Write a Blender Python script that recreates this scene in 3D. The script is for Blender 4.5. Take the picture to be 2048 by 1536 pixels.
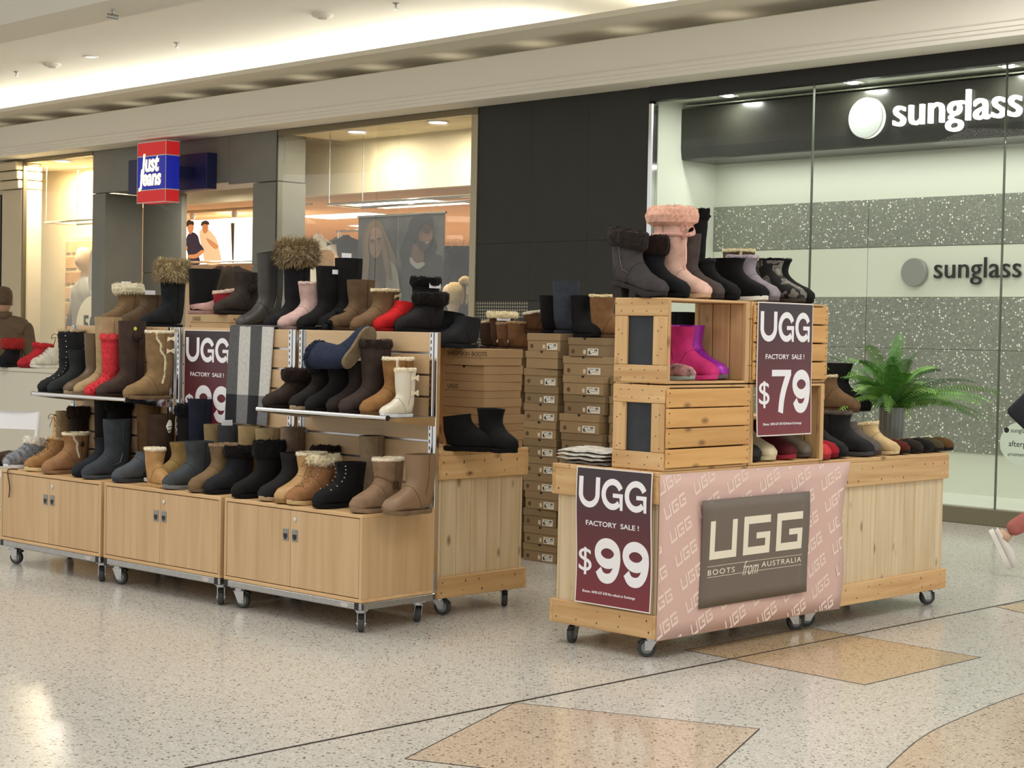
import bpy, bmesh, math, random
from mathutils import Vector, Matrix, noise
for o in list(bpy.data.objects): bpy.data.objects.remove(o)
C = bpy.context.scene.collection
rnd = random.Random(7)
PI = math.pi
# ---------------------------------------------------------------- camera
K = 1.45
F, PT, RL, HC = 3376.6, -.0301, .0195, K
_c, _s = math.cos(RL), math.sin(RL)
FW = Vector((0, math.cos(PT), math.sin(PT))); _u = Vector((0, -math.sin(PT), math.cos(PT))); _r = Vector((1, 0, 0))
RT = _c*_r + _s*_u; UP = -_s*_r + _c*_u
cd = bpy.data.cameras.new('camera'); cam = bpy.data.objects.new('camera', cd); C.objects.link(cam)
cd.sensor_width = 36; cd.lens = F/2048*36; cd.clip_end = 200
M = Matrix((RT, UP, -FW)).transposed().to_4x4(); M.translation = (0, 0, HC); cam.matrix_world = M
bpy.context.scene.camera = cam
# ---------------------------------------------------------------- world, exposure
w = bpy.data.worlds.new('mall_ambient'); bpy.context.scene.world = w; w.use_nodes = True
w.node_tree.nodes['Background'].inputs[0].default_value = (1.0, .98, .94, 1)
w.node_tree.nodes['Background'].inputs[1].default_value = .84
vs = bpy.context.scene.view_settings
vs.view_transform = 'Standard'; vs.look = 'None'; vs.gamma = 1; vs.use_curve_mapping = False; vs.exposure = .13
# ---------------------------------------------------------------- frames and pixel helpers
def ray(x, y): return FW + (x-1024)/F*RT - (y-768)/F*UP
def onz(x, y, z):
    d = ray(x, y); t = (z-HC)/d.z; return Vector((d.x*t, d.y*t, z))
def px(P):
    d = Vector(P)-Vector((0, 0, HC)); k = d.dot(FW)
    return (1024+F*d.dot(RT)/k, 768-F*d.dot(UP)/k)
class Fr:
    def __init__(S, o, yaw):
        S.o = Vector((o[0], o[1], 0)); S.yaw = yaw; S.a = Vector((math.cos(yaw), math.sin(yaw), 0)); S.b = Vector((-S.a.y, S.a.x, 0))
        S.m = Matrix.Translation(S.o) @ Matrix.Rotation(yaw, 4, 'Z')
    def w(S, x, y, z=0): return S.o+S.a*x+S.b*y+Vector((0, 0, z))
    def loc(S, P):
        d = Vector(P)-S.o; return Vector((d.dot(S.a), d.dot(S.b), P[2]))
    def ony(S, x, y, v):
        d = ray(x, y); t = (v+S.o.dot(S.b))/d.dot(S.b); L = S.loc(Vector((0, 0, HC))+d*t); return L.x, L.z
    def onx(S, x, y, v):
        d = ray(x, y); t = (v+S.o.dot(S.a))/d.dot(S.a); L = S.loc(Vector((0, 0, HC))+d*t); return L.y, L.z
    def onz(S, x, y, z): return S.loc(onz(x, y, z))
    def xat(S, pxx, y, z):            # local x on the line (y,z) whose image column is pxx
        lo, hi = -30., 12.
        g = lambda x: px(S.w(x, y, z))[0]
        inc = True
        for _ in range(40):
            m = (lo+hi)/2
            P = S.w(m, y, z)
            if P.y < 1.0: hi = m if S.a.y < 0 else hi; lo = m if S.a.y > 0 else lo; continue
            if g(m) < pxx: lo = m
            else: hi = m
        return lo
CART = Fr((.4557*K, 5.158*K), .7939)
CAB = Fr((-.4831*K, 5.5262*K), 2.4058-PI)
STO = Fr((0, 11.7657*K), -.7794)
WORLD = Fr((0, 0), 0)
# ---------------------------------------------------------------- light helpers, added concourse fill
def area(name, loc, size, energy, color=(1, .93, .82), rot=(0, 0, 0), sy=None):
    l = bpy.data.lights.new(name, 'AREA'); l.energy = energy; l.color = color; l.size = size
    if sy: l.shape = 'RECTANGLE'; l.size_y = sy
    o = bpy.data.objects.new(name, l); C.objects.link(o); o.location = loc; o.rotation_euler = rot; return o
def point(name, loc, energy, color=(1, .9, .75), r=.08):
    l = bpy.data.lights.new(name, 'POINT'); l.energy = energy; l.color = color; l.shadow_soft_size = r
    o = bpy.data.objects.new(name, l); C.objects.link(o); o.location = loc; return o
for i, (x, y) in enumerate(((-4.4, 3.4), (1.0, 4.2), (4.2, 7.6), (-1.2, 8.6), (2.6, 11.2), (-5.2, 10.4))):
    area('concourse_fill', (x, y, 4.15), 1.9, 50, (1, .98, .94))  # unseen area lights added overhead for general fill, not actual fixtures
# ---------------------------------------------------------------- materials
MT = {}
def nodes(name):
    m = bpy.data.materials.new(name); m.use_nodes = True; n = m.node_tree.nodes; l = m.node_tree.links
    return m, n, l, n['Principled BSDF']
def srgb(r, g, b):
    f = lambda c: (c/255/12.92) if c/255 <= .04045 else ((c/255+.055)/1.055)**2.4
    return (f(r), f(g), f(b))
def P(name, col, rough=.5, metal=0, var=0, vs=30, bump=0, bs=200, sheen=0, spec=None, coat=0):
    if name in MT: return MT[name]
    m, n, l, b = nodes(name); b.inputs['Base Color'].default_value = (*col, 1); b.inputs['Roughness'].default_value = rough; b.inputs['Metallic'].default_value = metal
    if spec is not None: b.inputs['Specular IOR Level'].default_value = spec
    if sheen: b.inputs['Sheen Weight'].default_value = sheen; b.inputs['Sheen Tint'].default_value = (*[min(1, c*1.6+.1) for c in col], 1)
    if coat: b.inputs['Coat Weight'].default_value = coat; b.inputs['Coat Roughness'].default_value = .08
    if var or bump: tc = n.new('ShaderNodeTexCoord')
    if var:
        t = n.new('ShaderNodeTexNoise'); t.inputs['Scale'].default_value = vs; t.inputs['Detail'].default_value = 3; l.new(tc.outputs['Object'], t.inputs['Vector'])
        r = n.new('ShaderNodeValToRGB'); r.color_ramp.elements[0].position = .3; r.color_ramp.elements[1].position = .7
        r.color_ramp.elements[0].color = (*[c*(1-var) for c in col], 1); r.color_ramp.elements[1].color = (*[min(1, c*(1+var)) for c in col], 1)
        l.new(t.outputs['Fac'], r.inputs['Fac']); l.new(r.outputs['Color'], b.inputs['Base Color'])
    if bump:
        t = n.new('ShaderNodeTexNoise'); t.inputs['Scale'].default_value = bs; t.inputs['Detail'].default_value = 2; l.new(tc.outputs['Object'], t.inputs['Vector'])
        bp = n.new('ShaderNodeBump'); bp.inputs['Strength'].default_value = bump; bp.inputs['Distance'].default_value = .004
        l.new(t.outputs['Fac'], bp.inputs['Height']); l.new(bp.outputs['Normal'], b.inputs['Normal'])
    MT[name] = m; return m
def S(name, r, g, b, **k): return P(name, srgb(r, g, b), **k)
def emit(name, col, st):
    if name in MT: return MT[name]
    m, n, l, b = nodes(name); b.inputs['Base Color'].default_value = (*col, 1); b.inputs['Emission Color'].default_value = (*col, 1); b.inputs['Emission Strength'].default_value = st
    MT[name] = m; return m
def wood(name, c1, c2, axis, rough=.6, scale=1., knots=True, tint=.10):
    if name in MT: return MT[name]
    m, n, l, b = nodes(name); tc = n.new('ShaderNodeTexCoord'); mp = n.new('ShaderNodeMapping'); oi = n.new('ShaderNodeObjectInfo')
    sc = [22*scale]*3; sc['xyz'.index(axis)] = 1.3*scale; mp.inputs['Scale'].default_value = sc
    l.new(tc.outputs['Object'], mp.inputs['Vector'])
    ad = n.new('ShaderNodeVectorMath'); ad.operation = 'MULTIPLY_ADD'; ad.inputs[1].default_value = (1, 1, 1)
    cb = n.new('ShaderNodeCombineXYZ'); mu = n.new('ShaderNodeMath'); mu.operation = 'MULTIPLY'; mu.inputs[1].default_value = 37
    l.new(oi.outputs['Random'], mu.inputs[0])
    for i in range(3): l.new(mu.outputs[0], cb.inputs[i])
    l.new(mp.outputs[0], ad.inputs[0]); l.new(cb.outputs[0], ad.inputs[2])
    t = n.new('ShaderNodeTexNoise'); t.inputs['Scale'].default_value = 1; t.inputs['Detail'].default_value = 5; t.inputs['Distortion'].default_value = .6; l.new(ad.outputs[0], t.inputs['Vector'])
    r = n.new('ShaderNodeValToRGB'); r.color_ramp.elements[0].position = .3; r.color_ramp.elements[1].position = .72
    r.color_ramp.elements[0].color = (*c2, 1); r.color_ramp.elements[1].color = (*c1, 1); l.new(t.outputs['Fac'], r.inputs['Fac'])
    last = r.outputs['Color']
    if knots:
        mp2 = n.new('ShaderNodeMapping'); s2 = [9, 9, 9]; s2['xyz'.index(axis)] = 4.5; mp2.inputs['Scale'].default_value = s2; l.new(tc.outputs['Object'], mp2.inputs['Vector'])
        a2 = n.new('ShaderNodeVectorMath'); a2.operation = 'ADD'; l.new(mp2.outputs[0], a2.inputs[0]); l.new(cb.outputs[0], a2.inputs[1])
        v = n.new('ShaderNodeTexVoronoi'); v.inputs['Scale'].default_value = 1; l.new(a2.outputs[0], v.inputs['Vector'])
        rr = n.new('ShaderNodeValToRGB'); rr.color_ramp.elements[0].position = .05; rr.color_ramp.elements[1].position = .17; l.new(v.outputs['Distance'], rr.inputs['Fac'])
        mx = n.new('ShaderNodeMix'); mx.data_type = 'RGBA'; mx.inputs['A'].default_value = (*[c*.45 for c in c2], 1); l.new(rr.outputs['Color'], mx.inputs['Factor']); l.new(last, mx.inputs['B']); last = mx.outputs['Result']
    hs = n.new('ShaderNodeHueSaturation'); l.new(last, hs.inputs['Color'])
    mr = n.new('ShaderNodeMapRange'); mr.inputs['To Min'].default_value = 1-tint; mr.inputs['To Max'].default_value = 1+tint; l.new(oi.outputs['Random'], mr.inputs['Value']); l.new(mr.outputs[0], hs.inputs['Value'])
    l.new(hs.outputs[0], b.inputs['Base Color']); b.inputs['Roughness'].default_value = rough
    MT[name] = m; return m
def suede(r, g, b, rough=.92, sheen=.12):
    k = 'suede_%d_%d_%d' % (r, g, b)
    return S(k, r, g, b, rough=rough, var=.16, vs=22, bump=.25, bs=160, sheen=sheen, spec=.15)
def fur(r, g, b):
    return S('fur_%d_%d_%d' % (r, g, b), r, g, b, rough=1, var=.22, vs=60, bump=.5, bs=120, sheen=.5, spec=.05)
def glass(name, tint=(.93, .97, .93), refl=1.0):
    if name in MT: return MT[name]
    m = bpy.data.materials.new(name); m.use_nodes = True; n = m.node_tree.nodes; l = m.node_tree.links; n.clear()
    o = n.new('ShaderNodeOutputMaterial'); t = n.new('ShaderNodeBsdfTransparent'); t.inputs[0].default_value = (*tint, 1)
    g = n.new('ShaderNodeBsdfGlossy'); g.inputs['Roughness'].default_value = .015; fr = n.new('ShaderNodeFresnel'); fr.inputs['IOR'].default_value = 1.45
    mu = n.new('ShaderNodeMath'); mu.operation = 'MULTIPLY'; mu.inputs[1].default_value = refl; l.new(fr.outputs[0], mu.inputs[0])
    mx = n.new('ShaderNodeMixShader'); l.new(mu.outputs[0], mx.inputs[0]); l.new(t.outputs[0], mx.inputs[1]); l.new(g.outputs[0], mx.inputs[2]); l.new(mx.outputs[0], o.inputs[0])
    MT[name] = m; return m
CHROME = P('chrome', (.72, .72, .72), .12, 1); STEEL = P('brushed_steel', (.42, .42, .41), .35, 1, var=.1, vs=40); BLACK = S('black_plastic', 22, 22, 22, rough=.5)
WHITE = S('white_print', 238, 236, 238, rough=.6); RUBBER = S('grey_rubber', 58, 60, 58, rough=.7); DARKMETAL = P('zinc', (.5, .5, .5), .3, 1)
# ---------------------------------------------------------------- mesh helpers
class MB:
    def __init__(S): S.v = []; S.f = []; S.mi = []; S.cm = 0
    def add(S, vs, fs):
        k = len(S.v); S.v += [Vector(p) for p in vs]; S.f += [tuple(i+k for i in f) for f in fs]; S.mi += [S.cm]*len(fs); return S
    def box(S, x0, x1, y0, y1, z0, z1):
        return S.add([(x0, y0, z0), (x1, y0, z0), (x1, y1, z0), (x0, y1, z0), (x0, y0, z1), (x1, y0, z1), (x1, y1, z1), (x0, y1, z1)],
                     [(0, 3, 2, 1), (4, 5, 6, 7), (0, 1, 5, 4), (1, 2, 6, 5), (2, 3, 7, 6), (3, 0, 4, 7)])
    def cbox(S, x0, x1, y0, y1, z0, z1, c=.004):
        c = min(c, (x1-x0)*.4, (y1-y0)*.4, (z1-z0)*.4); X = (x0, x1); Y = (y0, y1); Z = (z0, z1); V = {}; vs = []
        for i in (0, 1):
            for j in (0, 1):
                for k in (0, 1):
                    sx, sy, sz = (1-2*i)*c, (1-2*j)*c, (1-2*k)*c
                    for a in range(3):
                        p = [X[i]+sx, Y[j]+sy, Z[k]+sz]; p[a] = (X[i], Y[j], Z[k])[a]; V[i, j, k, a] = len(vs); vs.append(p)
        fs = []
        for s in (0, 1):
            q = [V[s, 0, 0, 0], V[s, 1, 0, 0], V[s, 1, 1, 0], V[s, 0, 1, 0]]; fs.append(q if s else q[::-1])
            q = [V[0, s, 0, 1], V[0, s, 1, 1], V[1, s, 1, 1], V[1, s, 0, 1]]; fs.append(q if s else q[::-1])
            q = [V[0, 0, s, 2], V[1, 0, s, 2], V[1, 1, s, 2], V[0, 1, s, 2]]; fs.append(q if s else q[::-1])
        for i in (0, 1):
            for j in (0, 1):
                q = [V[i, j, 0, 0], V[i, j, 0, 1], V[i, j, 1, 1], V[i, j, 1, 0]]; fs.append(q if (i+j) % 2 else q[::-1])
                q = [V[i, 0, j, 0], V[i, 1, j, 0], V[i, 1, j, 2], V[i, 0, j, 2]]; fs.append(q if (i+j) % 2 == 0 else q[::-1])
                q = [V[0, i, j, 1], V[1, i, j, 1], V[1, i, j, 2], V[0, i, j, 2]]; fs.append(q if (i+j) % 2 else q[::-1])
                for k in (0, 1):
                    q = [V[i, j, k, 0], V[i, j, k, 1], V[i, j, k, 2]]; fs.append(q if (i+j+k) % 2 else q[::-1])
        return S.add(vs, fs)
    def prism(S, poly, d0, d1, ax='y'):
        n = len(poly)
        mk = {'y': lambda p, d: (p[0], d, p[1]), 'z': lambda p, d: (p[0], p[1], d), 'x': lambda p, d: (d, p[0], p[1])}[ax]
        vs = [mk(p, d0) for p in poly]+[mk(p, d1) for p in poly]
        return S.add(vs, [tuple(range(n)), tuple(range(2*n-1, n-1, -1))]+[(i, i+n, (i+1) % n+n, (i+1) % n) for i in range(n)])
    def loft(S, rings, c0=True, c1=True, closed=True):
        n = len(rings[0]); vs = [p for r in rings for p in r]; fs = []
        for i in range(len(rings)-1):
            for j in range(n if closed else n-1):
                k = (j+1) % n; fs.append((i*n+j, i*n+k, (i+1)*n+k, (i+1)*n+j))
        if c0: fs.append(tuple(range(n-1, -1, -1)))
        if c1: fs.append(tuple(range((len(rings)-1)*n, len(rings)*n)))
        return S.add(vs, fs)
    def tube(S, pts, r, n=8, cap=True):
        pts = [Vector(p) for p in pts]; rings = []; up = Vector((0, 0, 1))
        for i, p in enumerate(pts):
            t = (pts[min(i+1, len(pts)-1)]-pts[max(i-1, 0)]).normalized()
            s = t.cross(up)
            if s.length < .1: s = t.cross(Vector((0, 1, 0)))
            s.normalize(); q = s.cross(t); rr = r[i] if isinstance(r, (list, tuple)) else r
            rings.append([p+s*math.cos(a)*rr+q*math.sin(a)*rr for a in [2*PI*k/n for k in range(n)]])
        return S.loft(rings, cap, cap)
    def cyl(S, p0, p1, r, n=16): return S.tube([p0, p1], r, n)
    def lathe(S, prof, n=24, c=(0, 0, 0), c0=True, c1=True):
        return S.loft([[(c[0]+r*math.cos(2*PI*k/n), c[1]+r*math.sin(2*PI*k/n), c[2]+z) for k in range(n)] for r, z in prof], c0, c1)
    def ball(S, c, r, n=12, sc=(1, 1, 1)):
        rr = []
        for i in range(n//2+1):
            a = -PI/2+PI*i/(n//2); a = max(-1.5, min(1.5, a))
            rr.append([(c[0]+r*sc[0]*math.cos(a)*math.cos(2*PI*k/n), c[1]+r*sc[1]*math.cos(a)*math.sin(2*PI*k/n), c[2]+r*sc[2]*math.sin(a)) for k in range(n)])
        return S.loft(rr)
    def xf(S, M): S.v = [M @ p for p in S.v]; return S
    def fn(S, g): S.v = [Vector(g(p)) for p in S.v]; return S
    def join(S, o): return S.add(o.v, o.f)
    def mesh(S, name, mats, smooth):
        me = bpy.data.meshes.new(name); me.from_pydata([tuple(p) for p in S.v], [], S.f)
        for m in (mats if isinstance(mats, (list, tuple)) else [mats]): me.materials.append(m)
        if any(S.mi): me.polygons.foreach_set('material_index', S.mi)
        if smooth:
            me.polygons.foreach_set('use_smooth', [True]*len(S.f))
        me.validate(); return me
    def build(S, name, mats, parent=None, smooth=False, sub=0, kind=None, sharp=None):
        me = S.mesh(name, mats, smooth); o = bpy.data.objects.new(name, me); C.objects.link(o)
        if parent: o.parent = parent
        if sub: md = o.modifiers.new('s', 'SUBSURF'); md.levels = sub; md.render_levels = sub
        if smooth and sharp:
            me.set_sharp_from_angle(angle=sharp)
        if kind: o['kind'] = kind
        return o
def thing(name, label, cat, loc=(0, 0, 0), rz=0, group=None):
    o = bpy.data.objects.new(name, None); C.objects.link(o); o.location = loc; o.rotation_euler = (0, 0, rz); o.empty_display_size = .05
    o['label'] = label; o['category'] = cat
    if group: o['group'] = group
    return o
def tag(o, label, cat, group=None):
    o['label'] = label; o['category'] = cat
    if group: o['group'] = group
    return o
def at(o, fr, x, y, z, rel=0):
    o.location = fr.w(x, y, z); o.rotation_euler = (0, 0, fr.yaw+rel); return o
def struct(name, mb, m, fr=None, parent=None, **k):
    o = mb.build(name, m, parent, **k)
    if not parent: o['kind'] = 'structure'
    if fr and not parent: o.matrix_world = fr.m
    return o
def dup(root, parent=None):
    r = root.copy(); C.objects.link(r); r.parent = parent
    for ch in list(root.children): dup(ch, r)
    return r
def text(s, size=1, bold=0., ext=.001, align='LEFT', space=1., shear=0., sx=1.):
    cu = bpy.data.curves.new('t', 'FONT'); cu.body = s; cu.size = size; cu.offset = bold; cu.extrude = ext; cu.align_x = align; cu.space_character = space; cu.shear = shear; cu.resolution_u = 4
    o = bpy.data.objects.new('t', cu); C.objects.link(o); dg = bpy.context.evaluated_depsgraph_get(); me = bpy.data.meshes.new_from_object(o.evaluated_get(dg))
    mb = MB(); mb.add([(v.co.x*sx, -v.co.z, v.co.y) for v in me.vertices], [tuple(p.vertices) for p in me.polygons])
    bpy.data.objects.remove(o); bpy.data.curves.remove(cu); bpy.data.meshes.remove(me)
    return mb                      # lies in the local xz plane, faces -y
def spline(pts, n=6, closed=True):
    out = []; m = len(pts)
    rg = range(m if closed else m-1)
    for i in rg:
        p = [Vector(pts[(i+k) % m] if closed else pts[max(0, min(m-1, i+k))]) for k in (-1, 0, 1, 2)]
        for j in range(n):
            t = j/n
            out.append(.5*((2*p[1])+(p[2]-p[0])*t+(2*p[0]-5*p[1]+4*p[2]-p[3])*t*t+(3*p[1]-p[0]-3*p[2]+p[3])*t**3))
    if not closed: out.append(Vector(pts[-1]))
    return [tuple(q) for q in out]
def mv(x=0, y=0, z=0, rz=0, ry=0, rx=0, s=1):
    return Matrix.Translation((x, y, z)) @ Matrix.Rotation(rz, 4, 'Z') @ Matrix.Rotation(ry, 4, 'Y') @ Matrix.Rotation(rx, 4, 'X') @ Matrix.Scale(s, 4)
# ================================================================ THE SETTING
def terrazzo(name, base, dark, light, rough=.2):
    m, n, l, b = nodes(name); tc = n.new('ShaderNodeTexCoord')
    def chips(scale, pos, colA, src, seed):
        mp = n.new('ShaderNodeMapping'); mp.inputs['Location'].default_value = (seed, seed*1.7, 0); l.new(tc.outputs['Object'], mp.inputs['Vector'])
        v = n.new('ShaderNodeTexVoronoi'); v.inputs['Scale'].default_value = scale; v.inputs['Randomness'].default_value = 1; l.new(mp.outputs[0], v.inputs['Vector'])
        sp = n.new('ShaderNodeSeparateColor'); l.new(v.outputs['Color'], sp.inputs[0])
        g = n.new('ShaderNodeMath'); g.operation = 'GREATER_THAN'; g.inputs[1].default_value = pos; l.new(sp.outputs[0], g.inputs[0])
        d = n.new('ShaderNodeMath'); d.operation = 'LESS_THAN'; d.inputs[1].default_value = .42; l.new(v.outputs['Distance'], d.inputs[0])
        q = n.new('ShaderNodeMath'); q.operation = 'MULTIPLY'; l.new(g.outputs[0], q.inputs[0]); l.new(d.outputs[0], q.inputs[1])
        k = n.new('ShaderNodeMath'); k.operation = 'MULTIPLY'; l.new(q.outputs[0], k.inputs[0]); l.new(sp.outputs[1], k.inputs[1])
        mx = n.new('ShaderNodeMix'); mx.data_type = 'RGBA'; l.new(k.outputs[0], mx.inputs['Factor']); l.new(src, mx.inputs['A']); mx.inputs['B'].default_value = (*colA, 1); return mx.outputs['Result']
    t = n.new('ShaderNodeTexNoise'); t.inputs['Scale'].default_value = .9; t.inputs['Detail'].default_value = 2; l.new(tc.outputs['Object'], t.inputs['Vector'])
    r = n.new('ShaderNodeValToRGB'); r.color_ramp.elements[0].color = (*[c*.93 for c in base], 1); r.color_ramp.elements[1].color = (*[min(1, c*1.05) for c in base], 1); l.new(t.outputs['Fac'], r.inputs[0])
    s = chips(75, .45, light, r.outputs['Color'], 0); s = chips(64, .74, dark, s, 3.1); s = chips(120, .66, [c*1.2 for c in dark], s, 7.7)
    l.new(s, b.inputs['Base Color']); b.inputs['Roughness'].default_value = rough; b.inputs['Specular IOR Level'].default_value = .5
    MT[name] = m; return m
T1 = terrazzo('terrazzo_cream', srgb(200, 196, 186), srgb(88, 82, 74), srgb(222, 220, 212), .17)
T2 = terrazzo('terrazzo_tan', srgb(196, 172, 138), srgb(84, 64, 46), srgb(214, 192, 160), .13)
T3 = terrazzo('terrazzo_rose', srgb(198, 180, 158), srgb(88, 62, 52), srgb(222, 202, 180), .13)
floor = struct('floor', MB().add([(-26, -4, 0), (16, -4, 0), (16, 32, 0), (-26, 32, 0)], [(0, 1, 2, 3)]), T1)
STRIP = S('divider_strip', 34, 28, 22, rough=.45)
def fpoly(pp): return [tuple(onz(x, y, 0).xy) for x, y in pp]
def panel(pp, m):
    q = fpoly(pp); n = len(q)
    if sum(q[i][0]*q[(i+1) % n][1]-q[(i+1) % n][0]*q[i][1] for i in range(n)) < 0: q = q[::-1]
    MB().prism(q[::-1], .0001, .0008, 'z').build('terrazzo_panel', m, floor)
    for i in range(len(q)): strip(q[i], q[(i+1) % len(q)], .0025)
def strip(p, q, wd):
    p, q = Vector(p), Vector(q); d = (q-p).normalized(); s = Vector((-d.y, d.x))*wd
    MB().prism([tuple(p-s), tuple(p+s), tuple(q+s), tuple(q-s)], .0001, .0013, 'z').build('divider_strip', STRIP, floor)
panel([(1369, 1300), (1614, 1255), (1961, 1315), (1729, 1370)], T2)
panel([(1030, 1406), (1519, 1458), (1380, 1585), (810, 1518)], T3)
panel([(1990, 1213), (2060, 1203), (2140, 1222), (2075, 1233)], T2)
cv = spline([(1740, 1575), (1774, 1536), (1844, 1475), (1924, 1435), (2048, 1387), (2200, 1350)], 5, False)
panel([tuple(p) for p in cv]+[(2500, 1500), (2400, 1720), (1800, 1720)], T3)
a0, b0 = onz(1024, 1406, 0), onz(2048, 1201, 0); dd = (b0-a0); strip((a0-dd*2).xy, (b0+dd*1.5).xy, .007)
# ---- ceiling, bulkhead, cove (storefront frame, extruded along x)
CEIL = S('ceiling_paint', 242, 240, 232, rough=.85); FASC = S('bulkhead_paint', 238, 233, 221, rough=.8)
X0, X1 = -24, 9
def run(poly, x0=X0, x1=X1): return MB().prism(poly, x0, x1, 'x')
struct('ceiling', MB().box(X0, X1, -3.7, 3.0, 4.66, 4.74).box(X0, X1, -9, -3.7, 4.6, 4.7), CEIL, STO)
struct('ceiling_beam', run([(-4.15, 4.27), (-3.62, 4.27), (-3.62, 4.66), (-4.15, 4.66)]), CEIL, STO)
arc = [(-12.6+2.2*math.cos(a), -6.55+1.9*math.sin(a)) for a in [PI*k/12*2 for k in range(12)]]
struct('ceiling_disc', MB().prism(arc, 4.42, 4.58, 'z'), CEIL, STO)
struct('ceiling_cove_shelf', run([(2.6, 4.25), (-.98, 4.235), (-1.0, 4.235), (-1.0, 4.285), (-.96, 4.285), (-.94, 4.27), (2.6, 4.29)]), S('cove_paint', 226, 220, 204, rough=.85), STO)
fy = -.6
prof = [(.0, 3.772), (fy+.12, 3.772), (fy+.10, 3.735), (fy+.04, 3.735), (fy+.035, 3.765), (fy+.02, 3.775), (fy+.02, 3.80), (fy+.005, 3.805), (fy+.005, 3.835), (fy-.01, 3.845), (fy-.0, 3.855), (fy, 4.13), (fy+.02, 4.14), (fy+.05, 4.14), (fy+.05, 3.95), (.05, 3.95), (.05, 3.772)]
struct('wall_bulkhead', run(prof), FASC, STO)
TUBE = emit('fluorescent_tube', (1, .97, .88), 100)
for i, (xa, xb) in enumerate(((-21, -15.6), (-15.2, -8.2), (-7.9, -3.8), (-3.5, .15), (1.5, 4.4), (4.7, 8))):
    n = max(1, round((xb-xa)/1.25)); g = (xb-xa)/n
    lb = ['past the left edge', 'over the left shop window', 'over the blue and red sign', 'over the clothes shop window', 'over the dark panel', 'over the eyewear shop'][i]
    t = thing('cove_light', 'row of white fluorescent tubes hidden in the ceiling cove '+lb, 'light', STO.w(xa, .35, 4.30), STO.yaw, 'cove lights')
    for k in range(n): MB().cyl((k*g+.03, 0, .03), (k*g+g-.03, 0, .03), .016, 8).build('tube', TUBE, t)
    MB().box(0, xb-xa, -.03, .03, -.006, .012).build('batten', WHITE, t)
for k in range(16):
    xx = -14.6+k*1.17
    l = bpy.data.lights.new('cove_uplight', 'SPOT'); l.energy = 1.1; l.spot_size = 2.4; l.spot_blend = .9; l.shadow_soft_size = .04; l.color = (1, .9, .7)
    o = bpy.data.objects.new('cove_uplight', l); C.objects.link(o); o.location = STO.w(xx, -.40, 3.98); o.rotation_euler = (PI, 0, 0)
# sprinklers and detectors on the ceiling
def onceil(x, y, z=4.66):
    d = ray(x, y); t = (z-HC)/d.z; return STO.loc(Vector((d.x*t, d.y*t, z)))
for i, (x, y, lb) in enumerate(((353, 85, 'in the middle of the lit ceiling'), (792, 6, 'at the top edge of the picture'), (33, 143, 'at the far left by the cove glow'), (900, 262, None))):
    if lb is None: continue
    q = onceil(x, y); o = thing('fire_sprinkler', 'small brass fire sprinkler '+lb, 'sprinkler', STO.w(q.x, q.y, 4.66), 0, 'ceiling sprinklers')
    MB().lathe([(.035, 0), (.035, -.006), (.012, -.02), (.01, -.05)], 12).build('body', DARKMETAL, o); MB().lathe([(.022, -.065), (.024, -.06), (.01, -.058)], 12).build('deflector', DARKMETAL, o)
    MB().tube([(.012, 0, -.045), (.014, 0, -.055), (.012, 0, -.062)], .003, 6).tube([(-.012, 0, -.045), (-.014, 0, -.055), (-.012, 0, -.062)], .003, 6).build('yoke', DARKMETAL, o)
for x, y, lb in ((645, 28, 'right of the sprinkler near the top edge'), (104, 127, 'near the left edge'),):
    q = onceil(x, y); o = thing('smoke_detector', 'round white smoke detector on the ceiling '+lb, 'detector', STO.w(q.x, q.y, 4.66), 0, 'ceiling detectors')
    MB().lathe([(.11, 0), (.11, -.015), (.09, -.035), (.05, -.045)], 20).build('housing', CEIL, o, smooth=True, sharp=.6); MB().lathe([(.05, -.045), (.045, -.052)], 16).build('cap', S('det_grey', 180, 176, 165), o)
q = onceil(182, 113); o = thing('downlight', 'small recessed downlight between detector and sprinkler on the far ceiling', 'light', STO.w(q.x, q.y, 4.66))
MB().lathe([(.09, 0), (.09, -.012), (.06, -.012), (.055, 0)], 20, c0=False, c1=False).build('trim_ring', WHITE, o); MB().lathe([(.055, -.003), (.02, -.004)], 16).build('lens', emit('dl', (1, .95, .8), 2), o)
q = onceil(222, 18, 4.27); o = thing('security_camera', 'small dark bullet camera under the ceiling beam at top left', 'camera', STO.w(q.x, -3.9, 4.27))
MB().cyl((0, 0, 0), (0, 0, -.04), .012, 8).build('stem', DARKMETAL, o); MB().cyl((-.05, 0, -.055), (.05, .02, -.07), .022, 10).build('housing', DARKMETAL, o)
# ---- shop fronts (STO frame)
GREY = S('grey_cladding', 122, 121, 112, rough=.42, var=.05, vs=3); DK = S('dark_cladding', 44, 45, 40, rough=.62, var=.1, vs=2); FR = S('bronze_frame', 130, 120, 96, rough=.35, metal=.6)
GL = glass('shop_glass', (.97, .98, .965), .15)
t = struct('wall_clothes_shop', MB().cbox(-7.96, -7.64, 0, .58, 0, 3.20, .006), GREY, STO)
def wp(*b, c=.006, m=None, nm='cladding_panel'): return MB().cbox(*b, c).build(nm, m or GREY, t)
wp(-7.96, -6.2, .0, .10, 3.206, 3.77); wp(-6.195, -4.9, .0, .10, 3.206, 3.77); wp(-4.895, -3.92, 0, .10, 3.18, 3.77)
wp(-4.40, -3.92, 0, .42, 2.2, 3.172); wp(-4.40, -3.92, 0, .42, 0, 2.192); wp(-7.63, -6.72, .58, .66, 0, 2.16); wp(-7.63, -6.72, .58, .66, 2.166, 3.2)
wp(-7.64, -4.4, .1, .66, 3.21, 3.77); wp(-4.4, -3.93, .1, .42, 3.18, 3.77)
t2 = struct('wall_dark_panel', MB().box(-.55, 1.74, .03, .12, 0, 3.77), DK, STO)
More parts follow.
